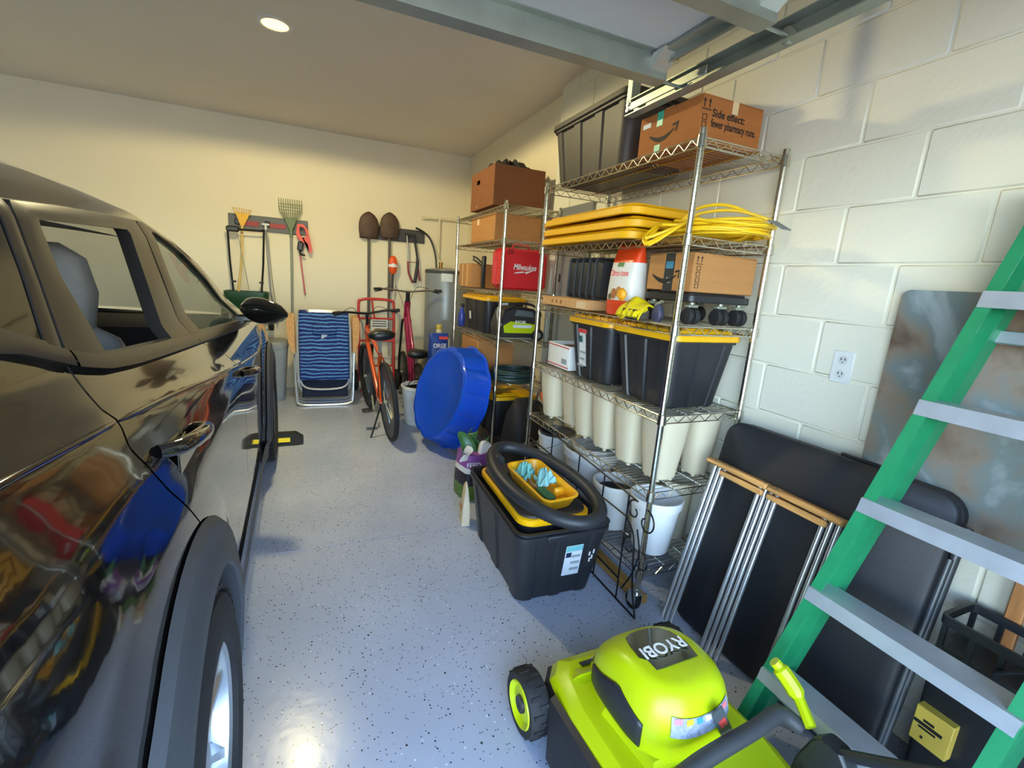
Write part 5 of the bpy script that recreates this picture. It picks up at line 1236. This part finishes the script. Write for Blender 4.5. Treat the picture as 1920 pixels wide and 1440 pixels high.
# folded beach chairs
bl = M('navy_stripe_cloth', (28, 52, 120), .8, 0, .25, 3, .15, 200, stretch=(.6, .6, 16))
def stripes():
    m = bl; N = m.node_tree.nodes; L = m.node_tree.links
    w = N.new('ShaderNodeTexWave'); w.bands_direction = 'Z'; w.inputs['Scale'].default_value = 8.5; w.inputs['Distortion'].default_value = 5; w.inputs['Detail Scale'].default_value = .7; w.inputs['Detail'].default_value = 3
    tc = [n for n in N if n.type == 'TEX_COORD'][0]; L.new(tc.outputs['Object'], w.inputs['Vector'])
    r = N.new('ShaderNodeValToRGB'); L.new(w.outputs[0], r.inputs[0]); e_ = r.color_ramp.elements
    e_[0].position = .0; e_[0].color = [lin(x) for x in (20, 34, 96)]+[1]; e_[1].position = 1; e_[1].color = [lin(x) for x in (120, 170, 196)]+[1]
    for p, c_ in ((.55, (24, 52, 132)), (.75, (34, 84, 160)), (.90, (60, 128, 176))):
        q = e_.new(p); q.color = [lin(x) for x in c_]+[1]
    L.new(r.outputs[0], N['Principled BSDF'].inputs['Base Color'])
stripes()
wht = M('white_frame_tube', (214, 216, 218), .3, .5)
def beach_chair(label, loc, tilt, front=True):
    t = thing('beach_chair', label, 'chair', loc, 0, 'folded beach chairs', (math.radians(-tilt), 0, -.01))
    MB().tube(catmull([(-.29, 0, .95), (-.285, 0, .5), (-.27, 0, .09), (-.24, 0, .03), (-.15, 0, .012), (.15, 0, .012), (.24, 0, .03), (.27, 0, .09), (.285, 0, .5), (.29, 0, .55)][1:], 4), .011, 8).build('seat_frame', wht, t)
    MB().tube(catmull([(-.25, -.035, .25), (-.25, -.035, .75), (-.235, -.035, .90), (-.17, -.035, .955), (0, -.035, .965), (.17, -.035, .955), (.235, -.035, .90), (.25, -.035, .75), (.25, -.035, .25)], 4), .011, 8).build('back_frame', wht, t)
    MB().grid(lambda u, v: (-.235+.47*u, -.048-.012*math.sin(PI*u)+.004*math.sin(40*v), .28+.685*v-.0*u), 16, 40).build('back_fabric', bl, t, ang=60, solid=.006)
    MB().tube(catmull([(-.26, .02, .35), (-.24, .02, .20), (-.15, .02, .125), (.15, .02, .125), (.24, .02, .20), (.26, .02, .35)], 5), .010, 8).build('leg_loop', wht, t)
    MB().tube(catmull([(-.25, -.02, .30), (-.16, -.02, .19), (.16, -.02, .19), (.25, -.02, .30)], 5), .010, 8).build('support_loop', wht, t)
    MB().grid(lambda u, v: (-.22+.44*u, -.012+.012*math.sin(PI*u), .10+.20*v), 10, 8).build('seat_fabric', M('dark_navy_cloth', (22, 30, 52), .85, 0, .2, 20), t, solid=.005)
    for s in (-1, 1):
        MB().prism([(s*.285, .93), (s*.335, .925), (s*.35, .85), (s*.335, .66), (s*.30, .55), (s*.275, .56), (s*.275, .88)], -.03, -.005, 'y').build('armrest', wood, t)
        MB().cyl((s*.27, -.03, .35), (s*.27, -.03, .55), .006, 8).build('arm_link', wht, t)
    if front:
        MB().loft([[(p[0], y_, .80+p[1]) for p in rrect(w_, h_, .04, 4)] for y_, w_, h_ in ((-.055, .24, .12), (-.085, .23, .11), (-.10, .19, .08))]).build('head_pillow', bl, t, ang=60)
        decal('hang_tag', (-.0, -.062, .71), .055, .075, (.1, -1, 0), paper, t)
        decal('stitched_name', (.0, -.0605, .675), .26, .02, (0, -1, 0), M('tan_stitch', (150, 150, 130), .7, 0, .5, 60), t)
    return t
beach_chair('blue striped folded beach chair at the front of its stack', (.115, 5.02, 0), 7)
beach_chair('blue striped folded beach chair between the other two folded chairs', (.115, 5.14, 0), 6, False)
beach_chair('blue striped folded beach chair at the back of its stack', (.115, 5.25, 0), 5, False)
# trash can behind the car
t = thing('waste_bin', 'grey plastic waste bin with a lid between the car and chairs', 'bin', (-.42, 5.42, 0))
MB().loft([[(p[0], p[1], z) for p in rrect(w_, w_, .06, 4)] for z, w_ in ((0, .26), (.02, .28), (.55, .36), (.57, .36))]).build('body', M('bin_grey', (150, 154, 156), .5), t)
MB().loft([[(p[0], p[1], z) for p in rrect(w_, w_, .06, 4)] for z, w_ in ((.56, .375), (.60, .375), (.63, .33))]).build('lid', M('bin_grey_lid', (130, 134, 136), .5), t)
# wheel stop
t = thing('parking_stop', 'black rubber parking stop with a yellow stripe ahead of the car', 'parking stop', (-.33, 3.95, 0), 0)
MB().loft([[(x, p[0], p[1]) for p in [(-.075*k, 0), (.075*k, 0), (.045*k, .085*h_), (-.03*k, .085*h_)]] for x, k, h_ in ((-.27, .8, .7), (-.24, 1, 1), (.19, 1, 1), (.245, .85, .55))]).build('body', rubber, t, ang=20)
MB().box((.10, -.058, .045), (.10, .004, .035), .001, R=Matrix.Rotation(-.49, 3, 'X')).build('yellow_stripe', M('signal_yellow', (244, 214, 20), .5), t)

# ------------------------------------------------------------------ bicycles
def tyre_wheel(m_parent, c, r, w=.021, spokes=20):
    o = MB()
    n1, n2 = 48, 8
    rings = [[(w*math.sin(2*PI*j/n2), (r-w+w*math.cos(2*PI*j/n2))*math.cos(2*PI*i/n1), (r-w+w*math.cos(2*PI*j/n2))*math.sin(2*PI*i/n1)) for j in range(n2)] for i in range(n1)]
    o.loft(rings+[rings[0]], False, False)
    ob = o.build('wheel', rubber, m_parent); ob.location = c
    MB().lathe([(r-2*w-.014, -.010), (r-2*w+.004, -.013), (r-2*w+.004, .013), (r-2*w-.014, .010)], 40, 'x').build('rim', M('dark_rim', (60, 60, 62), .35, .7), ob)
    MB().cyl((-.035, 0, 0), (.035, 0, 0), .016, 12).build('hub', steel, ob)
    sp = MB()
    for i in range(spokes):
        a = 2*PI*i/spokes; b = a+(.35 if i % 2 else -.35)
        sp.tube([((.025 if i % 2 else -.025), .015*math.cos(b), .015*math.sin(b)), (0, (r-2*w-.01)*math.cos(a), (r-2*w-.01)*math.sin(a))], .0011, 4)
    s_ = sp.build('spokes', chrome, ob); s_['kind'] = 'stuff'
    return ob
def bike(label, loc, rz, lean, fm, r, wb, seat_z, bar_z, bar_w, seat_y, stem_y, bb_z=.28, flat=True, steer=0., fat=1., sad=1.4):
    t = thing('bicycle', label, 'bicycle', loc, 0, None, (0, lean, rz))
    # rear axle at y=0, front axle at y=wb
    tyre_wheel(t, (0, 0, r), r); fw = tyre_wheel(t, (0, wb, r), r); fw.rotation_euler = (0, 0, steer)
    bb = Vector((0, .44*wb/1.06, bb_z)); st = Vector((0, seat_y+.04, seat_z-.20)); hd = Vector((0, stem_y+.03, bar_z-.16)); hl = Vector((0, stem_y+.07, bar_z-.30))
    def tb(a, b, rr, nm, mm=fm): MB().tube([a, b], rr, 10).build(nm, mm, t)
    tb(hl, bb, .021*fat, 'down_tube'); tb(hd, st, .018, 'top_tube'); tb(st+Vector((0, -.01, .03)), bb, .016, 'seat_tube'); tb(hd+Vector((0, -.01, .04)), hl+Vector((0, .01, -.02)), .021*fat, 'head_tube')
    for s in (-1, 1):
        tb(bb+Vector((s*.02, 0, 0)), Vector((s*.06, 0, r)), .010, 'chain_stay'); tb(st+Vector((s*.02, 0, -.02)), Vector((s*.06, 0, r)), .008, 'seat_stay'); 
        MB().tube([hl+Vector((s*.045, .012, -.03)), Vector((s*.055, wb-.02, r+.18)), Vector((s*.055, wb, r))], .013, 10).build('fork_leg', blackm, t)
    tb(hl+Vector((-.05, .012, -.03)), hl+Vector((.05, .012, -.03)), .014, 'fork_crown', blackm)
    tb(st, Vector((0, seat_y, seat_z-.03)), .0135, 'seat_post', steel)
    # saddle
    sd = []
    for y, w_, h_ in ((-.13, .04, .03), (-.11, .075, .045), (-.05, .078, .045), (.02, .045, .038), (.10, .025, .03), (.13, .012, .015)):
        sd.append([(sad*w_*math.cos(a*PI/8), seat_y+y*1.15, seat_z+sad*h_*.6*math.sin(a*PI/8)-(.01 if math.sin(a*PI/8) < 0 else 0)) for a in range(16)])
    MB().loft(sd).build('saddle', M('black_saddle', (20, 20, 21), .4), t, ang=60)
    # bars
    tb(hd+Vector((0, -.01, .04)), Vector((0, stem_y, bar_z-.02)), .014*fat, 'stem', blackm)
    w = bar_w/2
    bp = [(-w, -.05, .01), (-w*.6, -.015, .012), (-w*.3, .0, .0), (0, .01, -.01), (w*.3, .0, .0), (w*.6, -.015, .012), (w, -.05, .01)]
    R_ = Matrix.Rotation(steer, 3, 'Z')
    P_ = [R_ @ Vector(p)+Vector((0, stem_y, bar_z)) for p in bp]
    MB().tube(catmull(P_, 4), .011, 8).build('handlebar', blackm if flat else chrome, t)
    for i, j in ((0, 1), (6, 5)):
        MB().tube([P_[i], P_[i].lerp(P_[j], .55)], .016, 10).build('grip', rubber, t)
        q = P_[i].lerp(P_[j], .6); e2 = P_[i].lerp(P_[j], .1)+Vector((0, .05, -.03))
        MB().tube([q, q+Vector((0, .035, -.015)), e2], .006, 6).build('brake_lever', blackm, t)
        MB().tube(catmull([q+Vector((0, .02, 0)), q.lerp(P_[3], .6)+Vector((0, .10, .03)), hl+Vector((0, .05, .05))], 6), .003, 5).build('brake_cable', blackp, t)
    # crank, chainring, pedals
    MB().lathe([(.085, -.003), (.085, .003)], 30, 'x', (.045, bb.y, bb.z)).build('chainring', blackm, t)
    for s, a in ((1, .6), (-1, .6+PI)):
        e3 = bb+Vector((s*.075, .165*math.cos(a), .165*math.sin(a)))
        MB().tube([bb+Vector((s*.06, 0, 0)), e3], .009, 8).build('crank_arm', steel, t)
        MB().box(e3+Vector((s*.055, 0, 0)), (.09, .075, .022), .005).build('pedal', blackp, t)
    MB().tube([Vector((-.045, .12, bb_z-.02)), Vector((-.15, .09, .01))], .008, 8).build('kickstand', blackm, t)
    MB().tube([Vector((.045, bb.y, bb.z+.08)), Vector((.045, .0, r+.035))], .004, 5).build('chain', steel, t); MB().tube([Vector((.045, bb.y, bb.z-.08)), Vector((.045, .0, r-.035))], .004, 5).build('chain', steel, t)
    return t
orf = M('orange_bike_paint', (206, 78, 22), .25, .1, .05, coat=.6)
bike('orange mountain bicycle on its kickstand in the middle of the floor', (.602, 3.86, 0), .055, -.075, orf, .34, 1.05, .90, 1.02, .62, .17, .78, .29, True, .05)
prp = M('magenta_bike_paint', (148, 24, 70), .25, .1, .05, coat=.6)
bike('magenta bicycle with chrome high handlebar behind the white bucket', (1.03, 4.745, 0), .03, -.02, prp, .25, .78, .60, 1.22, .74, .10, .52, .24, False, -.05, 1.7, 1.5)
# white bucket with black scrolled basket
t = thing('bucket', 'large white bucket with printed label beside the blue pool', 'bucket', (.945, 4.31, 0))
MB().lathe([(.135, 0), (.14, .006), (.172, .34), (.180, .345), (.182, .372), (.172, .374), (.166, .34), (.14, .03)], 40).build('shell', whitep, t)
m = MB(); m.grid(lambda u, v: (.1605*math.cos(-PI/2-.35+.9*u+0)*(1+.05*v), .1605*math.sin(-PI/2-.35+.9*u)*(1+.05*v), .20+.11*v), 12, 3); m.build('label', M('pale_print', (206, 216, 226), .5, 0, .08, 60), t)
m = MB(); m.grid(lambda u, v: (.1595*math.cos(-PI/2-.35+.9*u)*(1+.012*v), .1595*math.sin(-PI/2-.35+.9*u)*(1+.012*v), .175+.022*v), 12, 1); m.build('teal_band', M('teal_print2', (92, 170, 156), .5), t)
t2 = thing('wire_basket', 'black scrolled wire basket resting in the white bucket', 'basket', (.945, 4.31, .335))
MB().tube([(.157*math.cos(a*PI/12), .157*math.sin(a*PI/12), .0) for a in range(24)], .007, 6, True).build('hoop', blackm, t2)
MB().lathe([(.152, .0), (.147, -.05), (.0005, -.06)], 28, 'z', (0, 0, 0), False, False).build('liner', blackp, t2)
MB().tube(catmull([(-.145, -.05, .0), (-.10, -.03, .075), (0, -.02, .10), (.10, -.03, .075), (.145, -.05, 0)], 6), .005, 6).build('arch', blackm, t2)
for s in (-1, 1):
    pts = [(s*(.045+.03*(1-.7*i/16)*math.cos(.5+i*.42)), -.03, .045+.03*(1-.7*i/16)*math.sin(.5+i*.42)) for i in range(17)]
    MB().tube(pts, .004, 6).build('scroll', blackm, t2)
# blue wading pool leaning on the shelving
n_ = Vector((-.92, -.22, .30)).normalized(); u_ = Vector((0, 0, 1)); u_ = (u_-n_*u_.dot(n_)).normalized(); r_ = u_.cross(n_)
PM = Matrix(((r_.x, u_.x, n_.x, 1.02), (r_.y, u_.y, n_.y, 3.60), (r_.z, u_.z, n_.z, .452), (0, 0, 0, 1)))
blu = M('bright_blue_pool_plastic', (14, 74, 190), .28, 0, .05, 6, .04, 60)
o = bpy.data.objects.new('wading_pool', None); COL.objects.link(o); tag(o, 'round blue plastic wading pool tipped on edge against the shelving', 'pool'); o.matrix_world = PM
def lobes(r, z, k=12, amp=.022, n=96):
    return [((r+amp*(abs(math.cos(k*a/2))**.7-.5))*math.cos(a), (r+amp*(abs(math.cos(k*a/2))**.7-.5))*math.sin(a), z) for a in [2*PI*i/n for i in range(n)]]
MB().loft([lobes(.365, .10, amp=.012), lobes(.378, .092), lobes(.395, .0), lobes(.415, -.09), lobes(.435, -.095, amp=.015), lobes(.435, -.10, amp=.015), lobes(.405, -.095), lobes(.388, 0), lobes(.36, .088)], False, False).build('side_wall', blu, o, ang=40)
MB().loft([lobes(.366, .100, amp=.012), lobes(.34, .101, amp=.01), lobes(.335, .097, amp=.01), lobes(.1, .097, amp=.0), lobes(.02, .097, amp=0)], False, True).build('base', M('textured_blue_plastic', (14, 74, 190), .5, 0, .05, 6, .35, 26), o, ang=40)
